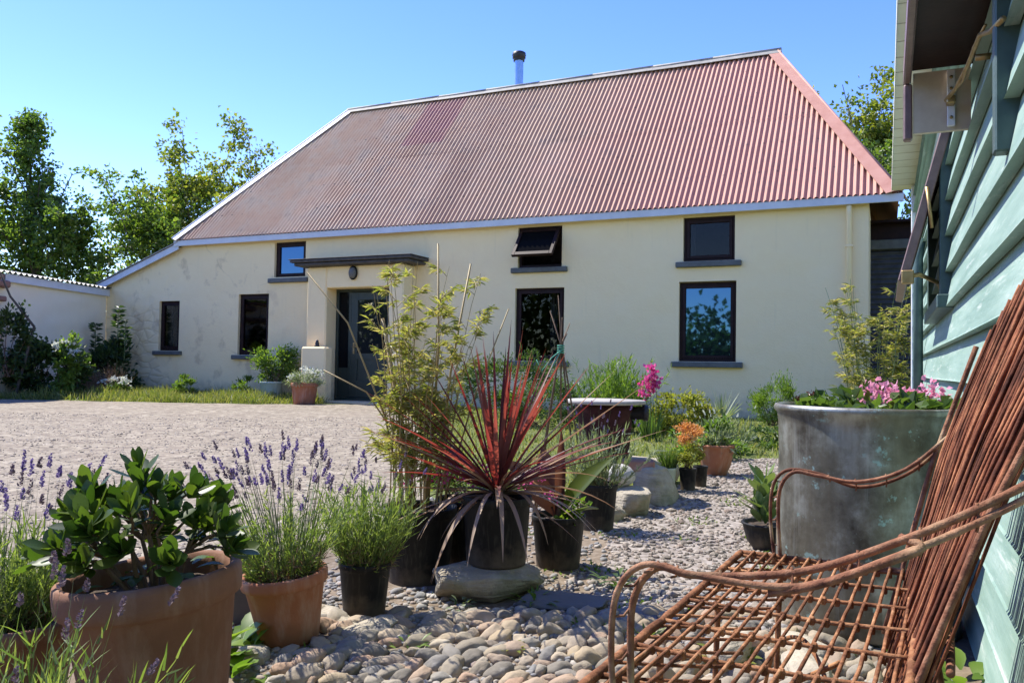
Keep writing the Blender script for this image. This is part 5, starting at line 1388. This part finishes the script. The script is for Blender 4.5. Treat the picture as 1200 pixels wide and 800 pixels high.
# ------------------------------------------------------------------ trees
def tree(name, label, x, y, H, W, nleaf, seed, mat='lf_tree', lsz=.13, profile='round', base=.25, nb=26, tw=7, group='trees behind the buildings', upang=.6, dens=1.0):
    t = thing(name, label, 'tree', (x,y,gz(y)-.05), group=group)
    r_ = random.Random(seed); rng = np.random.default_rng(seed); m = MB()
    sway = [Vector((r_.gauss(0,.03),r_.gauss(0,.03),0))*H*k for k in (0,.3,.6,1,1.2)]
    tp = [Vector((0,0,0))+Vector((0,0,H*k/4*.97))+sway[k] for k in range(5)]
    m.tube(tp, [H*.018*(1-.22*k) for k in range(5)], 8, cap=False)
    cl, cs, cd = [], [], []
    for i in range(nb):
        u = base+(1-base)*((i+r_.random())/nb)
        f = u*4; k0 = min(3,int(f)); p = tp[k0].lerp(tp[k0+1], f-k0)
        v = (u-base)/(1-base)
        rad = {'round': math.sin(PI*min(1,(.12+.88*v)))**.55, 'tall': (.55+.45*math.sin(PI*v*1.2)) * (1-v)**.45+.10, 'flat': .6+.4*(1-v)}[profile]*W*r_.uniform(.65,1.12)
        an = i*2.4+r_.gauss(0,.5); ua = upang+.5*v+r_.gauss(0,.15)
        d = Vector((math.cos(an)*math.cos(ua), math.sin(an)*math.cos(ua), math.sin(ua)))
        L = rad/max(.35,math.cos(ua)); e = p+d*L*.55; e2 = p+d*L+Vector((0,0,.08*L))
        m.tube([p,e,e2],[H*.006*(1.2-v),H*.004*(1.2-v),H*.0015],5,cap=False)
        for q in range(tw):
            s = r_.uniform(.35,1); b = p.lerp(e,s/.55) if s < .55 else e.lerp(e2,(s-.55)/.45)
            a2 = r_.uniform(0,2*PI); dd = (Vector((math.cos(a2),math.sin(a2),r_.uniform(-.2,.9)))+d*.6).normalized(); Lt = W*.30*r_.uniform(.5,1.2)
            ee = b+dd*Lt; m.tube([b,ee],[H*.0015,H*.0006],4,cap=False)
            for kk in range(3): cl.append(b.lerp(ee,r_.uniform(.3,1.05))); cs.append(W*.085*r_.uniform(.5,1.5)); cd.append(dd)
    m.build('trunk', MAT['bark'], t)
    nleaf = int(nleaf*1.2); cl = np.array([tuple(c) for c in cl]); cs = np.array(cs); cd = np.array([tuple(c) for c in cd])
    k = rng.choice(len(cl), nleaf, p=cs/cs.sum()); P = cl[k]+rng.normal(size=(nleaf,3))*cs[k][:,None]*np.array([1,1,.75])
    D = unit(cd[k]*.5+rng.normal(size=(nleaf,3))*.8+np.array([0,0,-.1]))
    V, F = bulk_leaves(P, D, lsz*rng.uniform(.6,1.25,nleaf), lsz*.7*rng.uniform(.7,1.2,nleaf), rng, flat=.9)
    np_mesh('crown', V, F, MAT[mat], t)
    return t
tree('poplar_tree', 'tall narrow open crowned tree rising above the outbuilding', -14.5, 25, 8.0, 1.35, 6000, 201, 'lf_tree', .15, 'tall', .12, 34, 7, upang=.7)
tree('poplar_tree', 'sparse tall tree farthest out beyond the bushy ones', -17.9, 26.5, 7.0, 1.4, 5500, 202, 'lf_tree', .15, 'tall', .2, 26, 6)
tree('bushy_tree', 'rounded bushy tree at the far left behind the outbuilding', -16.0, 25.5, 4.2, 2.0, 8500, 203, 'lf_tree', .14, 'round', .1, 30, 7)
tree('bushy_tree', 'low dense dark tree right behind the outbuilding roof', -13.2, 24.5, 3.9, 1.7, 8000, 204, 'lf_tree', .14, 'round', .08, 28, 7)
tree('bushy_tree', 'medium spreading tree between the tall narrow tree and the cottage', -11.6, 27, 4.9, 1.7, 7000, 205, 'lf_tree', .15, 'round', .15, 26, 7)
tree('spreading_tree', 'open branched yellow green tree beside the left slope of the roof', -10.2, 26, 5.9, 1.9, 9000, 206, 'lf_tree2', .15, 'round', .2, 28, 7)
tree('spreading_tree', 'yellow green tree partly hidden behind the left roof hip', -9.1, 28.5, 6.2, 1.7, 6500, 207, 'lf_tree2', .15, 'round', .25, 24, 7)
tree('bushy_tree', 'low rounded tree just above the white sloping bargeboard', -10.9, 24.6, 4.2, 1.8, 8000, 212, 'lf_tree', .14, 'round', .1, 26, 7)
tree('ash_tree', 'sunlit yellow green tree crown above the right hip of the cottage', 11.0, 25, 7.4, 2.0, 13000, 208, 'lf_tree2', .15, 'round', .3, 30, 7)
tree('ash_tree', 'smaller green tree peeking between the cottage roof and the shed', 9.8, 26.5, 7.6, 1.3, 6500, 209, 'lf_tree2', .15, 'round', .5, 20, 7)
tree('ash_tree', 'dark tree seen in the slit between cottage eave and shed', 9.4, 20.5, 5.6, 1.6, 6000, 210, 'lf_tree', .14, 'round', .2, 20, 6)

# trees across the lane behind the viewer, seen only mirrored in the windows
rng = np.random.default_rng(300); TL = [(-52,22,3.5),(-38,10,4.2),(-31.6,3.7,4.3),(-28,-.7,4.2),(-25,-3.5,5.6),(-21.5,-6.2,6.6),(-18.8,-8.2,5.8),(-17.6,-9.0,2.2),(-15.4,-10.6,2.3),(-14.3,-11.2,4.4),(-13.2,-12.0,2.3),(-11,-13.2,2.4),(-9,-14.6,4),(5,-18,6),(22,-16,6)]
P = []
for (a,b,c),(d,e,f) in zip(TL[:-1],TL[1:]):
    n = int(math.hypot(d-a,e-b)*420); u = rng.random(n); hgt = c+(f-c)*u; z = hgt*rng.random(n)**.8*(1+.12*np.sin(u*19+a))
    P.append(np.stack([a+(d-a)*u+rng.normal(size=n)*.9, b+(e-b)*u+rng.normal(size=n)*.9, z], 1))
P = np.concatenate(P); V, F = bulk_leaves(P, rng.normal(size=P.shape), .42*rng.uniform(.6,1.2,len(P)), .30, rng)
tag(np_mesh('treeline', V, F, MAT['lf_tree']), 'far line of green trees mirrored in the window panes', 'treeline', kind='stuff')
